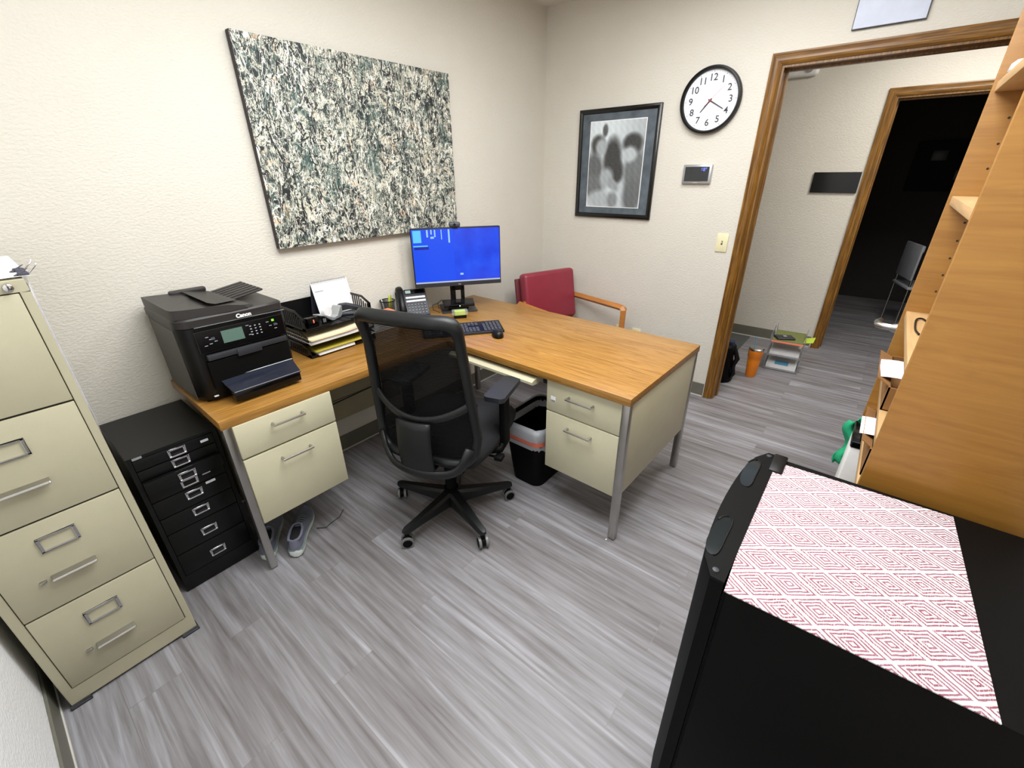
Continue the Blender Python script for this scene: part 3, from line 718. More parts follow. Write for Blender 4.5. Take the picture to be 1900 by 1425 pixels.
# pen cup
pc = thing('pen_cup', 'black wire mesh pen cup with green pens beside the telephone', 'pen cup', (-1.620, -.055, H))
pc.location = (-1.668, -.052, H)
b = MB(); b.lathe([(.034, .002), (.043, .115)], 28); 
b.bm.faces.ensure_lookup_table(); bmesh.ops.delete(b.bm, geom=[f for f in b.bm.faces if len(f.verts) > 4 and f.calc_center_median().z > .05], context='FACES')
b.build('mesh_wall', 'cupmesh', pc, smooth='full')
b = MB(); b.tube([(.0435 * math.cos(2 * PI * k / 28), .0435 * math.sin(2 * PI * k / 28), .116) for k in range(28)], .0028, 8, closed=True); b.build('rim', 'blackmatte', pc, smooth='full')
for k, (x, y, lx, ly, L, mt, lab) in enumerate(((.004, -.006, .014, .006, .138, 'lime', 'lime green highlighter in the pen cup'), (.022, .004, .014, .002, .135, 'yellow', 'yellow pencil leaning in the pen cup'), (-.012, .010, -.012, .010, .118, 'white', 'white pen at the left of the pen cup'))):
    p = thing('pen', lab, 'pen', (-1.668 + x - .002, -.052 + y, H + .006)); b = MB(); b.tube([(0, 0, 0), (lx * .9, ly * .9, L * .9)], .0055 if k == 0 else .0038, 10); b.build('barrel', mt, p, smooth=True)
    b = MB(); b.tube([(lx * .9, ly * .9, L * .9), (lx, ly, L)], [.0055 if k == 0 else .004, .003], 10); b.build('cap', mt, p, smooth=True)

# ------------------------------------------------------------------ telephone
ph = thing('desk_telephone', 'black office telephone with handset, display and keypad', 'telephone', (-1.545, -.145, H), math.atan2(-.50, .866))
PT = Matrix.Translation((0, 0, .010)) @ Matrix.Rotation(math.radians(48), 4, 'X')
b = MB(); b.box((-.095, 0, -.018), (.095, .185, .0), .006, T=PT); b.prism([(-.085, 0, 0), (-.085, .105, 0), (-.085, .105, .03), (-.085, .10, .10), (-.085, .012, .008)], (.17, 0, 0)); b.build('base', 'darkgrey', ph, smooth=True)
b = MB(); b.box((-.035, .150, .0003), (.085, .176, .002), T=PT); ds = b.build('display', 'blackgloss', ph)
b = MB(); b.box((-.032, .153, .002), (.000, .173, .0028), T=PT); b.build('lit_text', 'phonelcd', ds)
b = MB(); b.box((-.036, .118, .0003), (.084, .130, .0016), T=PT); b.box((-.036, .094, .0003), (.084, .106, .0016), T=PT); b.build('label_strip', 'whitekeys', ph)
b = MB()
for r, yy in enumerate((.133, .1125, .0875)):
    for c in range(6): b.box((-.034 + c * .020, yy - .002, .0003), (-.022 + c * .020, yy + .0025, .003), T=PT)
b.build('line_key', 'keygrey', ph)
b = MB(); g = MB()
for r in range(4):
    for c in range(6):
        x0 = -.034 + c * .020; y0 = .068 - r * .019
        b.box((x0, y0, .0003), (x0 + .014, y0 + .012, .004), .0015, T=PT); g.box((x0 + .004, y0 + .004, .004), (x0 + .010, y0 + .007, .0045), T=PT)
b.build('dial_key', 'keygrey', ph, smooth=True); g.build('key_print', 'glyph', ph)
b = MB(); text_into(b, 'telecom', .008, PT @ Matrix.Translation((-.052, .181, .0008)), .0002) if False else b.box((-.062, .1795, .0003), (-.036, .1825, .0008), T=PT); b.build('maker_mark', 'glyph', ph)
b = MB(); b.tube([PT @ Vector(p) for p in ((-.068, .012, .012), (-.068, .03, .022), (-.068, .07, .034), (-.068, .12, .034), (-.068, .165, .024), (-.068, .185, .014))], [.020, .024, .019, .018, .024, .021], 14, flat=(1, .75)); b.build('handset', 'black', ph, smooth='full')
b = MB(); pts = [(-.095 + .006 * math.cos(k * 1.3), .01 + .004 * k * .3, .010 + .006 * math.sin(k * 1.3)) for k in range(60)]
pts = [(-.100 + .005 * math.cos(k * 1.5), -.005 + k * .0016, .009 + .005 * math.sin(k * 1.5)) for k in range(60)]
b.tube(pts, .0016, 5); b.build('coiled_cord', 'palegrey', ph, smooth='full')

# ------------------------------------------------------------------ monitor
ma = math.atan2(-.60, .80)
mo = thing('computer_monitor', 'flat widescreen computer monitor with a blue picture on its stand', 'monitor', (-1.262, -.240, H), ma)
# local x along the screen, -y towards viewer
b = MB(); b.box((-.262, -.010, .160), (.280, .024, .505), .004)
sh = b.build('display_housing', 'black', mo, smooth=True)
b = MB(); b.box((-.256, -.0125, .182), (.274, -.0095, .499)); sr = b.build('screen', 'screen', mo, label='screen showing a blue picture')
def sq(name, x0, x1, z0, z1, mt, y=-.0128): 
    b = MB(); b.box((x0, y - .0004, z0), (x1, y + .0003, z1)); return b.build(name, mt, sr)
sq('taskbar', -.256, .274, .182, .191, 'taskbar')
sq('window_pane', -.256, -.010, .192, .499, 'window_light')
sq('reflected_window', -.248, -.200, .425, .494, 'screen_cyan', -.0134)  # glowing patch painted as a room reflection on the glass
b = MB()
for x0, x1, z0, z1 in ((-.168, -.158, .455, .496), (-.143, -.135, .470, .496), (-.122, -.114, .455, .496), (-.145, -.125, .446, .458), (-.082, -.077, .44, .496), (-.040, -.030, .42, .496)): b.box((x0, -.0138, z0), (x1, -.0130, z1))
b.build('reflected_lamps', 'screen_white', sr)  # lamp reflections imitated by glowing strips on the screen
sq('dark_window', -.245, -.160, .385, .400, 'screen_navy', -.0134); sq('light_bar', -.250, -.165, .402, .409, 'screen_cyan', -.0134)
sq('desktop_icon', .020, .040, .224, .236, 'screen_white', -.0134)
b = MB(); b.box((-.262, -.0135, .158), (.280, -.010, .178), .001); b.build('chin', 'darkgrey', mo)
b = MB(); b.box((.004, -.0145, .165), (.020, -.0134, .170)); b.build('maker_logo', 'silver', mo)
b = MB(); b.box((-.045, .026, .010), (-.012, .045, .20), .002); b.box((.022, .026, .010), (.045, .045, .20), .002); b.box((-.045, .026, .12), (.045, .045, .40), .002); b.build('stand_column', 'black', mo, smooth=True)
b = MB(); b.box((-.115, -.075, 0), (.110, .125, .009), .004); b.build('stand_base', 'darkgrey', mo, smooth=True)
wc = thing('webcam', 'small dark webcam perched on top of the monitor', 'webcam', (-1.262, -.240, H + .505), ma)
b = MB(); b.box((-.030, -.014, .001), (.038, .014, .030), .010, 3); b.build('body', 'keygrey', wc, smooth=True)
b = MB(); b.tube([(.003, -.0135, .016), (.003, -.017, .016)], .008, 16); b.build('lens', 'blackgloss', wc, smooth=True)
b = MB(); b.box((-.015, -.0125, -.010), (.02, -.0105, .003)); b.build('clip', 'black', wc)
# dock in front of the column, on the monitor foot
dk = thing('docking_station', 'black wedge docking station with a tiny green light on the monitor foot', 'dock', (-1.262, -.240, H + .009), ma)
b = MB(); b.prism([(-.100, -.060, .022), (-.104, .018, .040), (.098, .018, .040), (.094, -.060, .022)], (0, 0, .018)); b.box((-.07, -.03, 0), (.06, .012, .030)); b.build('body', 'blackgloss', dk, bevel=.004)
b = MB(); b.box((-.004, -.0620, .028), (.002, -.0595, .034)); b.build('status_light', 'whiteled', dk)
b = MB(); b.tube([(-1.36, -.215, zt + .006), (-1.385, -.18, zt + .030), (-1.35, -.14, zt + .045), (-1.30, -.12, zt + .05), (-1.27, -.145, zt + .045)], .0022, 6); b.tube([(-1.40, -.21, zt + .006), (-1.42, -.17, zt + .02), (-1.38, -.12, zt + .034), (-1.31, -.10, zt + .03)], .0022, 6)
tag(b.build('monitor_cable', 'black', smooth='full'), 'black cables curving from the monitor foot towards the telephone', 'cable')
# flag dispenser
nd = thing('note_dispenser', 'clear note dispenser with a lime label and black base below the monitor', 'note dispenser', (-1.385, -.372, H), ma)
b = MB(); b.box((-.038, -.020, 0), (.038, .020, .018), .002); b.build('base', 'blackgloss', nd, smooth=True)
b = MB(); b.box((-.048, -.023, .0185), (.048, .023, .050), .006, 3); b.build('cover', 'clear', nd, smooth=True)
b = MB(); b.box((-.032, -.019, .019), (.032, .019, .046), .002); b.build('notes', 'lime', nd)
# keyboard
kb = thing('keyboard', 'black wireless keyboard with number pad on the desk', 'keyboard', (-1.556, -.566, H), math.atan2(-.61, .79))
KT = Matrix.Translation((0, 0, .006)) @ Matrix.Rotation(math.radians(5), 4, 'X')
b = MB(); b.box((-.222, -.078, 0), (.222, .078, .014), .005, T=KT); b.build('case', 'black', kb, smooth=True)
b = MB(); b.box((-.215, -.079, .001), (.215, -.066, .0146), .002, T=KT); b.build('palm_edge', 'darkgrey', kb)
b = MB(); g = MB()
for r in range(6):
    for c in range(21):
        if c in (15,) or (c > 15 and r == 5 and c < 17): continue
        if c in (12, 13, 14) and r == 3: continue
        x0 = -.213 + c * .0203; y0 = -.060 + r * .0205
        b.box((x0, y0, .014), (x0 + .0178, y0 + .0175, .0175), .002, 1, T=KT)
        if (r + c) % 2 == 0: g.box((x0 + .007, y0 + .010, .0175), (x0 + .009, y0 + .012, .0178), T=KT)
b.build('keys', 'darkgrey', kb); g.build('key_print', 'glyph', kb)
# mouse
ms = thing('computer_mouse', 'black wireless mouse beside the keyboard', 'mouse', (-1.498, -.772, H), math.atan2(-.6, .8))
b = MB()
def mouse(u, v):
    a = 2 * PI * u; z = math.sin(v * PI / 2); r = math.cos(v * PI / 2) ** .55
    return (.031 * r * math.cos(a) * (1 - .08 * math.sin(a)), .052 * r * math.sin(a), .002 + .034 * z * (1 - .18 * math.sin(a) * r))
b.grid(mouse, 28, 10); b.build('shell', 'black', ms, smooth='full')
b = MB(); b.tube([(0, .022, .029), (0, .030, .029)], .006, 12); b.box((-.004, .018, .026), (.004, .036, .034), .003); b.build('scroll_wheel', 'keygrey', ms, smooth=True)

# ------------------------------------------------------------------ swivel chair
CF = math.atan2(.303, .953)
ch = thing('swivel_chair', 'black mesh-back swivel office chair on five castors at the desk', 'office chair', (-2.045, -.920, 0), CF)
# local: +x forward, -y = right hand side
def cl(f, r, z): return Vector((f, -r, z))
angs = [math.radians(a) for a in (109.6, 181.6, 253.6, 325.6, 37.6)]
for k, a in enumerate(angs):
    al = a - CF; dx, dy = math.cos(al), math.sin(al)
    px, py = -dy, dx
    b = MB(); secs = []
    for (r, wv, zb, ztp) in ((.03, .030, .062, .135), (.10, .027, .070, .125), (.22, .022, .078, .110), (.295, .019, .080, .104), (.312, .010, .082, .098)):
        secs.append([(dx * r + px * q * wv, dy * r + py * q * wv, z) for q, z in ((-1, zb), (1, zb), (1, ztp - .012), (.6, ztp), (-.6, ztp), (-1, ztp - .012))])
    loft(b, secs); lg = b.build('base_leg', 'chairplastic', ch, smooth=True)
    b = MB(); cx_, cy_ = dx * .295, dy * .295; b.tube([(cx_, cy_, .082), (cx_, cy_, .045)], .011, 10)
    sw = a - CF + .5 + .4 * k; wx, wy = math.cos(sw), math.sin(sw)
    b.tube([(cx_ - wx * .008, cy_ - wy * .008, .030), (cx_ + wx * .008, cy_ + wy * .008, .030)], .022, 18)
    cs = b.build('castor_fork', 'blackmatte', lg, smooth=True)
    for s in (-1, 1):
        b = MB(); b.tube([(cx_ + s * wx * .010, cy_ + s * wy * .010, .0285), (cx_ + s * wx * .022, cy_ + s * wy * .022, .0285)], .0283, 24); b.build('wheel', 'castor' if s > 0 else 'castor', lg, smooth=True)
        b = MB(); b.tube([(cx_ + s * wx * .022, cy_ + s * wy * .022, .0285), (cx_ + s * wx * .0245, cy_ + s * wy * .0245, .0285)], [.022, .020], 24); b.build('wheel_cap', 'blackmatte', lg, smooth=True)
b = MB(); b.cyl((0, 0, .045), (0, 0, .15), .036); b.cyl((0, 0, .15), (0, 0, .28), .027); b.cyl((0, 0, .28), (0, 0, .37), .016); b.build('gas_column', 'blackmatte', ch, smooth=True)
b = MB(); b.box((-.12, -.09, .352), (.13, .09, .400), .012); b.tube([(.02, -.09, .375), (.02, -.25, .372)], .006, 8); b.box((.0, -.275, .362), (.045, -.235, .384), .006); b.build('tilt_mechanism', 'blackmatte', ch, smooth=True)
# seat cushion
def seat_fn(u, v):
    x = -.20 + .58 * u; y = -.25 + .50 * v
    ed = min(u, 1 - u, v, 1 - v); e = min(1, ed / .12); 
    wf = .25 - .02 * abs(u - .5)
    drop = .035 * max(0, (u - .8) / .2) ** 2
    return e, drop
b = MB()
n1, n2 = 18, 16
top = []; botm = []
for i in range(n1 + 1):
    rt = []; rb = []
    for j in range(n2 + 1):
        # superellipse mapping of the square
        a, c = 2 * i / n1 - 1, 2 * j / n2 - 1
        k_ = 1 - .12 * (a * a * c * c)
        x = .09 + .285 * a * k_; y = .245 * c * k_
        e = (1 - abs(a) ** 5) * (1 - abs(c) ** 5)
        z = .455 + .045 * e ** .5 - .03 * max(0, a - .5) ** 2 * 2 + .008 * c * c
        zb = .425 - .022 * e ** .5
        rt.append(b.bm.verts.new((x, y, z))); rb.append(b.bm.verts.new((x, y, zb)))
    top.append(rt); botm.append(rb)
for i in range(n1):
    for j in range(n2):
        b.bm.faces.new((top[i][j], top[i + 1][j], top[i + 1][j + 1], top[i][j + 1])); b.bm.faces.new((botm[i][j], botm[i][j + 1], botm[i + 1][j + 1], botm[i + 1][j]))
for i in range(n1):
    for j in (0, n2): b.bm.faces.new((top[i][j], top[i + 1][j], botm[i + 1][j], botm[i][j]))
for j in range(n2):
    for i in (0, n1): b.bm.faces.new((top[i][j], top[i][j + 1], botm[i][j + 1], botm[i][j]))
so = b.build('seat', 'fabric', ch, smooth='full')
# backrest surface
ZB = [(.44, -.17, .20), (.50, -.155, .228), (.58, -.142, .238), (.66, -.134, .236), (.74, -.138, .222), (.84, -.155, .212), (.95, -.180, .210), (1.04, -.202, .212), (1.085, -.212, .208)]
def zb(z):
    for (a, f0, w0), (c, f1, w1) in zip(ZB, ZB[1:]):
        if z <= c: t = (z - a) / (c - a); return f0 + (f1 - f0) * t, w0 + (w1 - w0) * t
    return ZB[-1][1:]
def back(u, v, ins=1.0, off=0.0):
    z = .45 + (1.075 - .45) * v; f, w_ = zb(z); s = (2 * u - 1) * ins
    return cl(f + off - .035 * (1 - s * s), s * w_, z)
b = MB(); b.grid(lambda u, v: back(u, v, .93), 16, 30); b.build('back_mesh', 'meshfab', ch, smooth='full')
loop = []
for k in range(96):
    a = 2 * PI * (k + .5) / 96; c_, s_ = math.cos(a), math.sin(a)
    loop.append(back((1 + math.copysign(abs(c_) ** .15, c_)) / 2, (1 + math.copysign(abs(s_) ** .15, s_)) / 2, .985))
dens = []
for k in range(96):
    a_, b_ = loop[k], loop[(k + 1) % 96]; n_ = max(1, int((b_ - a_).length / .03))
    dens += [a_ + (b_ - a_) * q / n_ for q in range(n_)]
b = MB(); b.tube(dens, [.021 + .007 * max(0, min(1, (p.z - 1.01) / .05)) for p in dens], 12, closed=True); b.build('back_frame', 'chairplastic', ch, smooth='full')
def lum(s, z0, dip, bulge, p=2):
    f, w_ = zb(max(.46, z0 + .03 * s * s)); return cl(f - .015 - bulge * (1 - s * s), s * (w_ + .006), z0 + dip * abs(s) ** p)
b = MB(); b.tube([lum(-1 + k / 10, .655, .085, .075) for k in range(21)], .0145, 12, flat=(.7, 1.3)); b.build('lumbar_band', 'chairplastic', ch, smooth='full')
b = MB(); b.tube([lum(-1 + k / 10, .415, .12, .075, 7) for k in range(21)], .016, 12, flat=(.7, 1.3)); b.build('lower_band', 'chairplastic', ch, smooth='full')
b = MB(); b.grid(lambda u, v: cl(-.242 - .010 * math.sin(PI * v) + .03 * (2 * u - 1) ** 2 * .4, -.075 + .15 * u, .405 + .25 * v), 8, 8, .016); b.build('spine_panel', 'chairplastic', ch, smooth='full')
b = MB(); b.tube([(-.225, 0, .43), (-.19, 0, .385), (-.12, 0, .378), (-.05, 0, .378)], [.03, .028, .026, .024], 10, flat=(1.4, .6)); b.build('back_bracket', 'blackmatte', ch, smooth='full')
for s in (1, -1):
    b = MB(); b.tube([cl(.02, .20 * s, .398), cl(.05, .250 * s, .398), cl(.085, .255 * s, .42)], [.018, .018, .020], 10); b.box((.06, -s * .255 - .014, .405), (.125, -s * .255 + .014, .640), .006); b.tube([cl(.09, .255 * s, .64), cl(.10, .252 * s, .665)], .02, 10)
    ar = b.build('armrest_post', 'blackmatte', ch, smooth=True)
    b = MB(); pts = []
    for (x, y, r) in ((.235, .035, .022), (.235, -.035, .030), (.0, -.045, .030), (.0, .045, .030)): pass
    outline = []
    for (cx_, cy_, a0) in ((.215, .022, 0), (.025, .026, PI / 2), (.025, -.026, PI), (.215, -.022, 1.5 * PI)):
        for k in range(6): a = a0 + PI / 2 * k / 5; outline.append((cx_ + .022 * math.cos(a), -s * .240 + cy_ + .022 * math.sin(a), .662))
    b.prism(outline, (0, 0, .022)); b.build('armrest_pad', 'darkgrey', ch, bevel=.005, smooth=True)

# ------------------------------------------------------------------ guest chair
ga = math.atan2(-.33, .94)   # local x along the back's width, -y = facing
gc = thing('guest_armchair', 'burgundy vinyl guest armchair with light wooden arms in the corner', 'armchair', (-.405, -.515, 0), ga)
BT = Matrix.Translation((0, .20, .46)) @ Matrix.Rotation(math.radians(-10), 4, 'X')
b = MB(); b.box((-.235, -.045, 0), (.250, .050, .390), .03, 4, T=BT); b.build('backrest', 'red', gc, smooth=True)
b = MB(); b.box((-.258, .050, -.05), (.20, .075, .355), .008, T=BT); b.build('back_shell', 'redside', gc, smooth=True)
b = MB(); b.box((-.235, -.27, .38), (.205, .15, .455), .03, 4); b.build('seat', 'red', gc, smooth=True)
for s in (-1, 1):
    x = s * .272
    b = MB(); b.tube([(x, .23, .626), (x, -.02, .633), (x, -.27, .640), (x, -.325, .640), (x, -.334, .628), (x, -.332, .5), (x, -.332, .0)], [.025] * 7, 4, flat=(1.2, 1.0))
    b.build('arm_frame', 'chairwood', gc, bevel=.004)
    b = MB(); b.box((x - .018, .20, 0), (x + .018, .24, .42), .005); b.box((x * .86 - .010, .20, .42), (x * .86 + .010, .225, .645), .004); b.build('rear_leg', 'chairwood', gc, smooth=True)
    b = MB(); b.box((x - .014, -.36, .36), (x + .014, .22, .41), .004); b.build('side_rail', 'chairwood', gc, smooth=True)

# ------------------------------------------------------------------ waste basket
wb = thing('waste_basket', 'black waste basket with a translucent liner under the desk', 'waste basket', (-1.515, -1.070, 0))
def rr(wx, wy, z, r=.05, n=5):
    pts = []
    for (sx, sy, a0) in ((1, 1, 0), (-1, 1, PI / 2), (-1, -1, PI), (1, -1, 1.5 * PI)):
        for k in range(n + 1): a = a0 + PI / 2 * k / n; pts.append((sx * (wx - r) + r * math.cos(a), sy * (wy - r) + r * math.sin(a), z))
    return pts
b = MB()
R_ = [[b.bm.verts.new(p) for p in q] for q in (rr(.130, .095, .0), rr(.172, .125, .385), rr(.168, .121, .385), rr(.127, .092, .01))]
for A, B in zip(R_, R_[1:]):
    for k in range(len(A)): b.bm.faces.new((A[k], A[(k + 1) % len(A)], B[(k + 1) % len(A)], B[k]))
b.bm.faces.new(R_[0][::-1]); b.bm.faces.new(R_[-1])
b.build('bin', 'blackmatte', wb, smooth=True)
def ring(b, secs):
    R_ = [[b.bm.verts.new(p) for p in q] for q in secs]
    for A, B in zip(R_, R_[1:]):
        for k in range(len(A)): b.bm.faces.new((A[k], A[(k + 1) % len(A)], B[(k + 1) % len(A)], B[k]))
def crink(pts, a, sd): random.seed(sd); return [(x * (1 + random.uniform(-a, a)), y * (1 + random.uniform(-a, a)), z + random.uniform(-a, a) * .25) for x, y, z in pts]
b = MB(); ring(b, [crink(rr(.155, .108, .33, n=8), .015, 1), crink(rr(.176, .129, .392, n=8), .01, 2), crink(rr(.183, .136, .36, n=8), .02, 3), crink(rr(.181, .134, .320, n=8), .02, 4)]); ring(b, [crink(rr(.180, .134, .295, n=8), .015, 9), crink(rr(.177, .134, .265, n=8), .03, 6)]); ln = b.build('liner', 'liner', wb, smooth='full')
b = MB(); ring(b, [crink(rr(.1815, .1345, .322, n=8), .012, 4), crink(rr(.1805, .1335, .294, n=8), .012, 5)]); b.build('liner_band', 'linerband', wb, smooth='full', label='orange-red liner band')

# ------------------------------------------------------------------ shoes
def shoe_proto(label, loc, rz):
    t = thing('running_shoe', label, 'shoe', loc, rz, 'grey running shoes under the desk')
    L = .285
    st_ = [(-.0, .0, .03), (.01, .026, .034), (.05, .034, .036), (.10, .032, .034), (.16, .038, .036), (.21, .045, .040), (.25, .040, .038), (.275, .026, .032), (.285, .0, .03)]
    def half(x):
        for (a, w0, _), (c, w1, __) in zip(st_, st_[1:]):
            if x <= c: tt = (x - a) / (c - a); return w0 + (w1 - w0) * (1 - (1 - tt) ** 2 if a < .01 else (tt if c < .28 else tt * tt))
        return 0
    xs = [0, .004, .012, .025, .05, .08, .11, .14, .17, .20, .225, .25, .265, .277, .283, .285]
    def outline(z, grow, lift=True):
        top_ = [(x, half(x) + grow) for x in xs]; pts = [(x - .0, y, z) for x, y in top_] + [(x, -y * (1.0), z) for x, y in reversed(top_[1:-1])]
        return [(x if True else x, y + .006 * math.sin(x * 12), zz + (.018 * max(0, (x - .22) / .06) ** 2 if lift else 0) + (.008 * max(0, (.03 - x) / .03) if lift else 0)) for x, y, zz in pts]
    b = MB(); loft(b, [outline(.0, -.006), outline(.010, .001), outline(.030, .002), outline(.036, -.003)]); b.build('sole', 'shoesole', t, smooth=True)
    # upper: rings from sole edge closing to top line
    def hgt(x): return .036 + (.052 if x < .10 else .052 - .038 * min(1, (x - .10) / .16))
    b = MB(); secs = []
    for k in range(9):
        q = k / 8; sec = []
        for x, y, z in outline(.034, -.002):
            h = hgt(x); f = math.cos(q * PI / 2) ** .75
            sgn = 1 if y >= 0 else -1
            inn = (.020 if x < .12 else 0)
            yy = sgn * max(abs(y) * f, min(abs(y), inn)) if x < .12 else y * f
            sec.append((x + (.010 * q if x < .05 else 0) - (.006 * q if x > .27 else 0), yy, z + (h - .034) * math.sin(q * PI / 2)))
        secs.append(sec)
    R_ = [[b.bm.verts.new(p) for p in s_] for s_ in secs]; n = len(R_[0])
    for A, B in zip(R_, R_[1:]):
        for k in range(n): b.bm.faces.new((A[k], A[(k + 1) % n], B[(k + 1) % n], B[k]))
    # bridge the toe part of the top
    T_ = R_[-1]; mlen = len(xs)
    for k in range(6, mlen - 1):
        a, a2 = T_[k], T_[k + 1]
        j, j2 = (n - k) % n, (n - k - 1) % n
        try: b.bm.faces.new((a, a2, T_[j2], T_[j])) if len({a, a2, T_[j2], T_[j]}) == 4 else b.bm.faces.new(list(dict.fromkeys((a, a2, T_[j2], T_[j]))))
        except ValueError: pass
    b.build('upper', 'shoegrey', t, smooth='full')
    b = MB(); loft(b, [[(x, y * .80, .060) for x, y in ((.018, .0), (.03, .022), (.07, .026), (.118, .022), (.128, 0), (.118, -.022), (.07, -.026), (.03, -.022))], [(x, y * .80, .078) for x, y in ((.016, .0), (.03, .023), (.07, .026), (.118, .022), (.128, 0), (.118, -.022), (.07, -.026), (.03, -.023))]]); b.build('insole', 'insole', t)
    b = MB(); b.tube([(.013, 0, .088), (.022, .020, .090), (.05, .0265, .086), (.09, .026, .088), (.118, .018, .092), (.13, 0, .090), (.118, -.018, .092), (.09, -.026, .088), (.05, -.0265, .086), (.022, -.020, .090)], .006, 8, closed=True); b.build('collar', 'shoegrey', t, smooth='full')
    b = MB()
    for k in range(5): x = .135 + k * .018; z = hgt(x) + .003; b.tube([(x, -.020, z - .006), (x + .004, 0, z + .002), (x, .020, z - .006)], .0022, 6)
    b.build('laces', 'shoetrim', t, smooth='full')
    b = MB(); loft(b, [outline(.0335, .0035), outline(.0385, .001)]); b.build('trim_band', 'shoetrim', t, smooth=True)
    return t
sh1 = shoe_proto('grey running shoe with white sole, the one fully in view below the desk drawers', (-2.700, -.598, 0), math.atan2(.80, .60))
dup(sh1, 'grey running shoe partly hidden behind the chrome desk leg', (-2.785, -.52, 0), math.atan2(.86, .50))
b = MB(); b.tube([(-2.55, -.50, .006), (-2.52, -.53, .004), (-2.49, -.52, .003), (-2.44, -.515, .003), (-2.40, -.49, .012)], .0018, 6)
tag(b.build('shoe_lace', 'darkgrey', smooth='full'), 'loose grey lace end trailing on the floor beside the shoe', 'shoelace')

b = MB(); b.box((-1.7470, -1.6290, 0), (-1.7390, -1.6230, .003), .001); tag(b.build('paper_scrap', 'paper'), 'tiny white scrap on the floor beside the front chrome desk leg', 'scrap')

# ------------------------------------------------------------------ on the walls
pa = thing('canvas_painting', 'large unframed abstract speckled canvas on the left wall', 'painting', (-1.6235, 0, 1.226))
b = MB(); b.box((-.589, -.036, .0), (.589, -.004, .837), .002); b.build('stretched_edge', 'canvas_side', pa)
b = MB(); b.box((-.5885, -.0375, .001), (.5885, -.0358, .836)); b.build('canvas_face', 'painting', pa)
b = MB(); b.box((-.56, -.004, .03), (.56, -.0005, .80)); b.build('backing', 'canvas_side', pa)
# framed print on right wall : local x = along -y (wall), thing at wall
fp = thing('framed_print', 'black framed black and white print with slate mat on the right wall', 'framed picture', (0, -.6245, 1.2306), -PI / 2)
FWd, FH = .305, .708
b = MB()
prof = [(0, -.001), (0, -.018), (.006, -.024), (.016, -.026), (.026, -.020), (.030, -.014), (.030, -.001)]
rows = []
for (sx, sz) in ((-1, 0), (1, 0), (1, 1), (-1, 1)):
    rows.append([b.bm.verts.new((sx * (FWd - d), y, (d if sz == 0 else FH - d))) for d, y in prof])
for i in range(4):
    A, B = rows[i], rows[(i + 1) % 4]
    for k in range(len(prof)): b.bm.faces.new((A[k], A[(k + 1) % len(prof)], B[(k + 1) % len(prof)], B[k]))
b.build('frame', 'framewood', fp, smooth=True)
b = MB(); b.box((-FWd + .028, -.012, .028), (FWd - .028, -.001, FH - .028)); b.build('mat_board', 'matboard', fp)
b = MB(); b.box((-.213, -.0128, .072), (.213, -.0118, .633)); b.build('bevel_line', 'paper', fp)
# generic tonal print (soft grey masses, no likeness)
def tone(u, v):
    c = .74 + .12 * math.sin(3 * u + 1) + .05 * v
    def blob(cx, cy, rx, ry, val, soft=.25, rot=0):
        nonlocal c
        dx, dy = u - cx, v - cy; x = dx * math.cos(rot) + dy * math.sin(rot); y = -dx * math.sin(rot) + dy * math.cos(rot)
        d = math.sqrt((x / rx) ** 2 + (y / ry) ** 2); k = max(0, min(1, (1 + soft - d) / (2 * soft))); c = c * (1 - k) + val * k
    blob(.45, .55, .16, .26, .10); blob(.53, .42, .14, .14, .10)
    blob(.28, .90, .05, .07, .30)
    blob(.10, .42, .18, .24, .34); blob(.10, .25, .22, .14, .40); blob(.88, .42, .20, .26, .40); blob(.86, .14, .16, .20, .36)
    blob(.16, .74, .13, .11, .16); blob(.22, .71, .10, .10, .68, .3)
    blob(.80, .74, .17, .11, .08); blob(.76, .62, .13, .09, .74, .3)
    blob(.36, .35, .13, .12, .66, .3); blob(.50, .27, .12, .06, .60, .3, -.5)
    blob(.25, .09, .24, .11, .70, .3); blob(.50, .08, .10, .10, .52, .3)
    return max(0, min(1, c + .03 * math.sin(60 * u + 40 * v) * math.sin(33 * v)))
b = MB(); nu, nv = 60, 84
col = b.bm.loops.layers.color.new('tone')
V = [[b.bm.verts.new((-.208 + .416 * i / nu, -.0135, .077 + .551 * j / nv)) for j in range(nv + 1)] for i in range(nu + 1)]
for i in range(nu):
    for j in range(nv):
        f = b.bm.faces.new((V[i][j], V[i + 1][j], V[i + 1][j + 1], V[i][j + 1]))
        for lp, (a, c) in zip(f.loops, ((i, j), (i + 1, j), (i + 1, j + 1), (i, j + 1))):
            t_ = tone(a / nu, c / nv); lp[col] = (t_ * .93, t_ * .98, t_ * 1.0, 1)
pr_ = b.build('print', 'print', fp)
b = MB(); b.box((-.05, -.001, .60), (.05, -.0002, .62)); b.build('hanger', 'steel', fp)
# clock
ck = thing('wall_clock', 'round black-rimmed wall clock with white face', 'clock', (0, -1.222, 1.922), -PI / 2)
CR = .176
b = MB()
b.lathe([(CR - .02, 0.0), (CR, 0.002), (CR, .026), (CR - .004, .036), (CR - .011, .038), (CR - .018, .030), (CR - .020, .014), (CR - .020, .0)], 72)
RX = Matrix.Rotation(PI / 2, 4, 'X')
def wallify(b): bmesh.ops.transform(b.bm, matrix=RX, verts=b.bm.verts)
wallify(b); b.build('rim', 'black', ck, smooth=True)
b = MB(); b.lathe([(CR - .019, .001), (CR - .019, .012), (.0001, .012)], 72); wallify(b); b.build('face', 'clockface', ck)
for k in range(1, 13):
    b = MB(); a = PI / 2 - k * PI / 6
    text_into(b, str(k), .050, frame_T((.116 * math.cos(a), -.0125, .116 * math.sin(a)), (1, 0, 0), (0, 0, 1)), .0004, .0007)
    b.build('numeral', 'ink', ck)
b = MB()
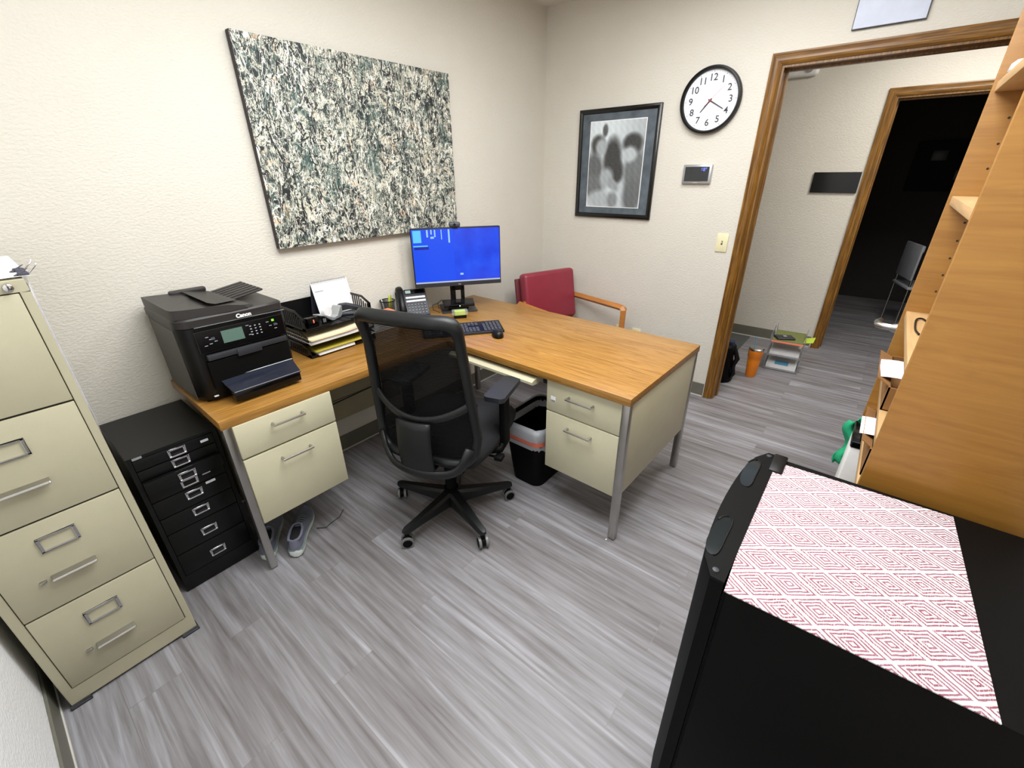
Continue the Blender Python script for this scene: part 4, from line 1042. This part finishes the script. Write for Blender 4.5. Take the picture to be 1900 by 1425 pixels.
for k in range(60):
    a = k * PI / 30; r = .146; L = .004 if k % 5 else .0055
    T_ = frame_T((r * math.cos(a), -.0122, r * math.sin(a)), (math.cos(a), 0, math.sin(a)), (-math.sin(a), 0, math.cos(a)))
    b.box((-L / 2, -.0006 if k % 5 else -.0014, 0), (L / 2, .0006 if k % 5 else .0014, .0006), T=T_)
b.build('minute_marks', 'ink', ck)
def hand(name, ang, L, w0, w1, mt, tail=.0, y=-.014):
    a = PI / 2 - ang; T_ = frame_T((0, y, 0), (math.cos(a), 0, math.sin(a)), (-math.sin(a), 0, math.cos(a)))
    b = MB(); b.prism([(-tail, -w0, 0), (L * .9, -w1, 0), (L, 0, 0), (L * .9, w1, 0), (-tail, w0, 0)], (0, 0, .001), T=T_); b.build(name, mt, ck)
hand('hour_hand', 2 * PI * (7 + 20 / 60) / 12, .080, .0045, .0028, 'ink', .012)
hand('minute_hand', 2 * PI * 20 / 60, .100, .0035, .0022, 'ink', .012, -.0155)
hand('second_hand', 2 * PI * 7.6 / 60, .120, .0007, .0004, 'redink', .045, -.017)
b = MB(); b.lathe([(.006, .014), (.006, .019), (.0001, .019)], 16); wallify(b); b.build('hub', 'redink', ck)
# thermostat
tm = thing('thermostat', 'silver-framed thermostat with dark screen reading 68 degrees', 'thermostat', (0, -1.214, 1.522), -PI / 2)
b = MB(); b.box((-.090, -.024, -.056), (.090, -.0005, .056), .006); b.build('case', 'silver', tm, smooth=True)
b = MB(); b.box((-.075, -.0255, -.041), (.076, -.0235, .043)); b.build('screen', 'thermoface', tm)
b = MB(); text_into(b, '68°', .026, frame_T((.043, -.0260, .026), (1, 0, 0), (0, 0, 1)), .0004, .0006); b.build('digits', 'thermolcd', tm)
b = MB(); b.box((-.015, -.0255, -.0505), (.015, -.0238, -.0485)); b.build('maker_mark', 'white', tm)
# switch
sw = thing('light_switch', 'ivory light switch plate beside the door casing', 'light switch', (0, -1.442, 1.115), -PI / 2)
b = MB(); b.box((-.036, -.007, -.058), (.036, -.0003, .058), .003); b.build('plate', 'ivory', sw, smooth=True)
b = MB(); b.box((-.005, -.008, -.012), (.005, -.0065, .012)); b.build('slot', 'ink', sw)
b = MB(); b.prism([(-.004, -.007, -.006), (-.004, -.007, .004), (-.004, -.018, .009), (-.004, -.018, .004)], (.008, 0, 0)); b.build('toggle', 'ivory', sw)
for k, y in enumerate((-.79, -.93)):
    o = thing('outlet_plate', ['ivory outlet plate low on the wall beside the guest chair', 'ivory outlet plate low on the wall, nearer the door'][k], 'outlet', (0, y, .362), -PI / 2, 'outlet plates behind the desk')
    b = MB(); b.box((-.036, -.006, -.058), (.036, -.0003, .058), .003); b.build('plate', 'ivory', o, smooth=True)
    b = MB(); b.box((-.016, -.0075, .008), (.016, -.0055, .036), .002); b.box((-.016, -.0075, -.036), (.016, -.0055, -.008), .002); b.build('socket', 'white', o)
# white sign above the door
sg = thing('white_board_panel', 'plain white panel hung above the doorway, cut by the frame top', 'wall panel', (0, -1.995, 2.160), -PI / 2)
b = MB(); b.box((-.142, -.014, 0), (.142, -.0005, .215), .001); b.build('edge', 'darkgrey', sg)
b = MB(); b.box((-.139, -.0165, .003), (.139, -.0135, .212), .001); b.build('face', 'whiteboard', sg)

# ------------------------------------------------------------------ bookcase
bk = thing('bookcase', 'tall maple bookcase with open shelves beside the mini fridge', 'bookcase', (-1.62, -2.52, 0))
x0, x1, yf, yb = -.335, .322, .155, -.158
def bpart(n, lo, hi, mt, bev=.0015): return bx(n, lo, hi, mt, bk, bev)
bpart('side_panel', (x0, yb, 0), (x0 + .022, yf, 2.12), 'mapley')
bpart('side_panel', (x1 - .022, yb, 0), (x1, yf, 2.12), 'mapley')
bpart('top_board', (x0 + .022, yb, 2.09), (x1 - .022, yf, 2.12), 'maplex')
bpart('back_board', (x0 + .022, yb, 0), (x1 - .022, yb + .008, 2.09), 'oakz')
bpart('kick_board', (x0 + .022, yf - .03, 0), (x1 - .022, yf - .012, .08), 'maplex')
for z in (.10, .40, .77, .925, 1.13, 1.47, 1.745):
    bpart('shelf', (x0 + .022, yb + .008, z - .024), (x1 - .022, yf - .006, z), 'shelfwood', .002)
b = MB()
for z in [1.20 + .05 * k for k in range(5)] + [1.54 + .06 * k for k in range(3)]:
    for y in (.10, -.10): b.cyl((x1 - .0225, y, z), (x1 - .0218, y, z), .003, n=8)
b.build('peg_hole', 'gap', bk)
# items on its shelves (bookcase origin at -1.62,-2.52)
def smooth_path(P, n=8):
    P = [Vector(p) for p in P]; out = []
    for i in range(len(P) - 1):
        p0, p1, p2, p3 = P[max(i - 1, 0)], P[i], P[i + 1], P[min(i + 2, len(P) - 1)]
        for k in range(n):
            t = k / n; out.append(.5 * ((2 * p1) + (p2 - p0) * t + (2 * p0 - 5 * p1 + 4 * p2 - p3) * t * t + (3 * p1 - p0 - 3 * p2 + p3) * t ** 3))
    return out + [P[-1]]
def cable(n, pts, r, mt, lab, cat): pts = smooth_path(pts); b = MB(); b.tube(pts, r, 8); return tag(b.build(n, mt, smooth='full'), lab, cat)
cable('charging_cable', [(-1.50, -2.43, 1.133), (-1.44, -2.415, 1.134), (-1.415, -2.405, 1.134), (-1.44, -2.392, 1.134), (-1.55, -2.388, 1.134), (-1.60, -2.395, 1.134)], .0025, 'black', 'thin black cable looped on the bookcase shelf', 'cable')
kn = thing('white_ornament', 'small white rounded object on the highest visible bookcase shelf', 'small object', (-1.40, -2.395, 1.7455))
b = MB(); b.lathe([(.016, 0), (.020, .010), (.018, .024), (.010, .032), (.0001, .034)], 20); b.build('body', 'white', kn, smooth='full')
b = MB(); b.lathe([(.0205, .008), (.0207, .012)], 20); b.build('ring', 'palegrey', kn)
tw = thing('spray_can_top', 'small dark round object with orange marks on the bookcase shelf', 'small object', (-1.40, -2.455, 1.13))
b = MB(); b.lathe([(.022, 0), (.026, .02), (.020, .04), (.0001, .045)], 20); b.build('body', 'gap', tw, smooth=True)
b = MB(); b.lathe([(.0265, .008), (.0268, .014)], 20); b.build('orange_ring', 'orange', tw)
def carton(name, label, x0, x1, y0, y1, z, h, flap):
    t = thing(name, label, 'box', ((x0 + x1) / 2, (y0 + y1) / 2, z)); wx, wy = (x1 - x0) / 2, (y1 - y0) / 2
    b = MB(); b.box((-wx, -wy, 0), (wx, wy, .003)); b.box((-wx, -wy, 0), (-wx + .004, wy, h)); b.box((wx - .004, -wy, 0), (wx, wy, h)); b.box((-wx, -wy, 0), (wx, -wy + .004, h)); b.box((-wx, wy - .004, 0), (wx, wy, h)); b.build('carton_body', 'cardboard', t)
    b = MB(); b.prism([(-wx + .01, wy - .004, h - .003), (wx - .01, wy - .004, h - .003), (wx - .02, wy + flap, h + flap * .5), (-wx + .02, wy + flap, h + flap * .5)], (0, 0, .003)); b.build('flap', 'cardboard', t)
    return t
c1 = carton('open_carton', 'open brown carton on the bookcase shelf, the upper of two', -1.68, -1.38, -2.62, -2.372, .925, .07, .03)
c2 = carton('open_carton', 'open brown carton with white paper on the shelf below the other', -1.80, -1.52, -2.62, -2.375, .77, .085, .022)
b = MB(); b.grid(lambda u, v: (-1.64 + .14 * u, -2.47 + .125 * v, 1.000 + .012 * math.sin(v * 2.5) + .006 * u), 6, 6, .001); tag(b.build('paper_sheet', 'paper', smooth='full'), 'white paper sticking out of the upper brown carton', 'paper')
b = MB(); b.grid(lambda u, v: (-1.74 + .12 * u, -2.47 + .125 * v, .860 + .010 * math.sin(v * 2.5)), 6, 6, .001); tag(b.build('paper_sheet', 'paper', smooth='full'), 'white paper sticking out of the lower brown carton', 'paper')
bn = thing('grey_bin', 'light grey bin with a black rim on the lower bookcase shelf', 'bin', (-1.44, -2.48, .40))
b = MB(); b.box((-.085, -.12, 0), (.085, .128, .31), .006); b.build('bin_body', 'white', bn, smooth=True)
b = MB(); b.box((-.088, -.123, .305), (.088, .131, .330), .006); b.box((-.07, -.10, .32), (.07, .11, .334)); b.build('rim', 'blackgloss', bn, smooth=True)
b = MB(); b.grid(lambda u, v: (-1.345 + .016 * math.sin(u * 7 + v * 2), -2.375 + .04 * u + .012 * math.sin(v * 9), .745 - .19 * v - .03 * u), 10, 14, .003)
tag(b.build('green_cloth', 'green', smooth='full'), 'crumpled bright green cloth hanging beside the grey bin', 'cloth')
tag(bx('tan_box', (-1.60, -2.60, .4005), (-1.54, -2.345, .49), 'cardboard', None, .002), 'tan cardboard box beside the grey bin, mostly hidden by the fridge', 'box')

# ------------------------------------------------------------------ mini fridge
fr = thing('mini_fridge', 'black compact refrigerator in the right foreground', 'mini fridge', (-2.245, -2.40, 0))
b = MB(); b.box((-.253, -.255, .02), (.253, .205, .852), .004); b.build('cabinet', 'blackmatte', fr, smooth=True)
b = MB(); b.box((-.250, .204, .04), (.250, .210, .83)); b.build('door_seal', 'blackmatte', fr)
b = MB()
secs = []
def doorplan(z, s=1.0):
    pts = []
    for k in range(13):
        u = -1 + 2 * k / 12; pts.append((u * .255 * s, .258 + .020 * (1 - u * u) - .022 * abs(u) ** 8, z))
    return pts + [(.255 * s, .211, z), (-.255 * s, .211, z)]
loft(b, [doorplan(.03), doorplan(.80), doorplan(.842), doorplan(.850, .995)])
b.build('door', 'blackmatte', fr, smooth=True)
b = MB(); loft(b, [doorplan(.8505), doorplan(.855), doorplan(.8575, .993)]); b.build('door_cap', 'blackmatte', fr, smooth=True)
for xs_ in (-.135, .130):
    pts = []
    for k in range(24):
        a = 2 * PI * k / 24; cx_ = math.copysign(abs(math.cos(a)) ** .6, math.cos(a)); sy_ = math.copysign(abs(math.sin(a)) ** .8, math.sin(a))
        pts.append((xs_ + .066 * cx_, .2515 + .0155 * sy_ + .004 * (1 - cx_ * cx_), .8577))
    b = MB(); b.prism(pts, (0, 0, .0008)); b.build('grip_recess', 'gripgloss', fr)
    b = MB(); b.tube([(x, y, .8588) for x, y, z in pts[13:24]], .0016, 6); b.tube([(x, y, .8588) for x, y, z in pts[:5]], .0022, 6); b.build('grip_edge', 'black', fr, smooth='full')
for xs_ in (-.235, .235):
    b = MB(); b.lathe([(.007, 0), (.006, .003), (.0001, .004)], 16, (xs_, .232, .8574)); b.build('hinge_screw', 'darkgrey', fr, smooth=True)
b = MB(); b.box((.17, .190, .852), (.258, .222, .861), .004); b.build('hinge_cover', 'black', fr, smooth=True)
for sx in (-.2, .2):
    for sy in (-.2, .16): b = MB(); b.cyl((sx, sy, 0), (sx, sy, .022), .016, n=14); b.build('foot', 'blackmatte', fr)
pm = bx('placemat', (-.2465, -.179, 0), (.2465, .179, .0022), 'rugmat')
tag(pm, 'white and rose diamond-weave mat lying on the mini fridge', 'placemat', loc=(-2.262, -2.362, .8535), rz=math.radians(2.4))

# ------------------------------------------------------------------ hallway
tb = thing('tumbler', 'orange tumbler with steel lid and blue straw on the hall floor', 'tumbler', (.62, -1.705, 0))
b = MB(); b.lathe([(.0355, 0), (.038, .005), (.048, .14), (.049, .165), (.053, .170), (.056, .235)], 32); b.build('cup', 'orange', tb, smooth=True)
b = MB(); b.lathe([(.0565, .232), (.0575, .243), (.050, .250), (.0001, .250)], 32); b.build('lid', 'steel', tb, smooth=True)
b = MB(); b.tube([(.01, .01, .20), (-.012, .022, .34)], .0035, 8); b.build('straw', 'bluestraw', tb, smooth=True)
tr = thing('stacking_file_tray', 'clear acrylic three-tier file tray full of papers on the hall floor', 'file tray', (1.03, -1.865, 0), math.radians(4))
for k, z in enumerate((.004, .125, .245)):
    b = MB(); b.box((-.165, -.125, z), (.165, .125, z + .003)); b.box((-.165, .122, z), (.165, .125, z + .055)); b.box((-.165, -.125, z), (.165, -.122, z + .055)); b.box((-.166, -.125, z), (-.163, .125, z + .018)); b.build('tier', 'acrylic', tr)
for sx in (-.15, .15):
    for sy in (-.122, .122): b = MB(); b.box((sx - .008, sy - .003, 0), (sx + .008, sy + .003, .30)); b.build('riser', 'acrylic', tr)
def hs(name, lab, cat, lo, hi, mt, rz=0.07): 
    o = bx(name, lo, hi, mt); cx_, cy_ = 1.03, -1.865
    o.location = (cx_, cy_, 0); o.rotation_euler = (0, 0, rz); return tag(o, lab, cat)
hs('paper_stack', 'white papers with a blue sheet in the lowest tier of the hall file tray', 'papers', (-.155, -.11, .0075), (.15, .11, .055), 'paper')
hs('blue_card', 'bright blue card lying on the papers in the lowest hall tray tier', 'card', (-.159, -.05, .0555), (-.06, .05, .058), 'bluestraw')
hs('paper_stack', 'white papers in the middle tier of the hall file tray', 'papers', (-.15, -.108, .1285), (.15, .108, .160), 'paper')
hs('salmon_folder', 'salmon folder under the green one on the hall file tray', 'folder', (-.175, -.116, .2485), (.14, .112, .258), 'orangepaper')
hs('green_folder', 'olive green folder on top of the hall file tray', 'folder', (-.160, -.116, .2585), (.15, .112, .264), 'olive')
b = MB(); b.prism([(.90, -1.985, .265), (.89, -2.05, .285), (1.05, -2.05, .285), (1.05, -1.985, .265)], (0, 0, .002)); tag(b.build('lime_sheet', 'lime'), 'pale lime sheet sticking out of the right side of the hall tray', 'paper')
b = MB(); b.prism([(1.00, -1.76, .266), (1.14, -1.755, .266), (1.12, -1.745, .36)], (0, -.003, 0)); tag(b.build('grey_card', 'palegrey'), 'grey card standing up at the left of the hall file tray', 'card')
gd = thing('desk_calculator', 'dark grey flat gadget on the olive folder', 'gadget', (.95, -1.84, .2645), .5)
b = MB(); b.box((-.05, -.07, 0), (.05, .07, .016), .008, 3); b.build('body', 'darkgrey', gd, smooth=True); b = MB(); b.box((-.015, -.015, .016), (.015, .015, .022), .004); b.build('centre_cap', 'silver', gd, smooth=True)
# backpack behind the door jamb
bp_ = thing('backpack', 'black backpack with navy trim on the hall floor behind the door frame', 'backpack', (.42, -1.50, 0))
def bag(u, v):
    a = 2 * PI * u; z = .31 * v; k = (1 - .25 * v ** 2 + .10 * math.sin(9 * v) * (.4 + .6 * abs(math.cos(a)))) 
    if v > .97: k *= .55
    if v < .02: k *= .9
    return (.11 * k * math.cos(a), .105 * k * math.sin(a) + .006 * math.sin(14 * v + a), z)
b = MB(); b.grid(bag, 28, 22); b.build('bag_body', 'blackmatte', bp_, smooth='full')
b = MB(); b.tube([(-.03, -.09, .02), (-.04, -.118, .08), (-.03, -.105, .14), (-.02, -.120, .2), (0, -.09, .27), (.0, -.03, .33)], [.014, .018, .014, .02, .014, .012], 8); b.build('shoulder_strap', 'black', bp_, smooth='full')
b = MB(); b.box((-.04, -.112, .08), (.04, -.085, .135), .01); b.box((-.03, -.07, .285), (.03, -.01, .335), .012); b.build('navy_pocket', 'navy', bp_, smooth=True)
tag(bx('floor_mat', (1.17, -1.475, 0), (1.64, -1.0, .006), 'floormat', None, .002), 'dark grey floor mat on the hall floor against the wall', 'floor mat')
hsn = thing('hall_sign', 'plain black rectangular sign beside the far doorway', 'sign', (XH, -1.825, 1.362), -PI / 2)
b = MB(); b.box((-.170, -.016, 0), (.160, -.0005, .158), .002); b.build('panel', 'blackgloss', hsn)
em = thing('emergency_light', 'white oval emergency light high on the hall wall', 'emergency light', (XH, -1.345, 2.275), -PI / 2)
b = MB(); b.box((-.16, -.055, -.055), (.16, -.0005, .055), .05, 6); b.build('housing', 'white', em, smooth=True)
b = MB(); b.tube([(.10, -.045, .0), (.10, -.075, -.012)], .022, 18); b.tube([(-.10, -.045, .0), (-.10, -.075, -.012)], .022, 18); b.build('lamp_head', 'palegrey', em, smooth=True)

# ------------------------------------------------------------------ unlit room beyond
pp = thing('dark_wall_screen', 'dark framed panel with faint pale shapes on the unlit room wall', 'wall panel', (4.2, -2.75, 1.30), -PI / 2)
b = MB(); b.box((-.45, -.03, 0), (.35, -.0005, .52), .004); b.build('frame', 'blackmatte', pp)
for a_, c_, z_ in ((-.30, -.17, .32), (.0, .14, .32), (-.05, .12, .12)): bx('pale_patch', (a_, -.0325, z_), (c_, -.030, z_ + .10), 'darkgrey', pp, .001)
sc_ = thing('side_chair', 'pale grey side chair in the unlit room beyond the hall', 'chair', (3.0, -2.72, 0), .3)
b = MB(); b.box((-.20, .17, .52), (.20, .20, .86), .01); b.build('backrest', 'palegrey', sc_, smooth=True)
b = MB(); b.box((-.21, -.20, .43), (.21, .20, .46), .01); b.build('seat', 'palegrey', sc_, smooth=True)
for sx in (-1, 1):
    for sy in (-1, 1): b = MB(); b.cyl((sx * .19, sy * .18, 0), (sx * .19, sy * .18, .44 if sy < 0 else .80), .011, n=10); b.build('leg', 'steel', sc_, smooth=True)
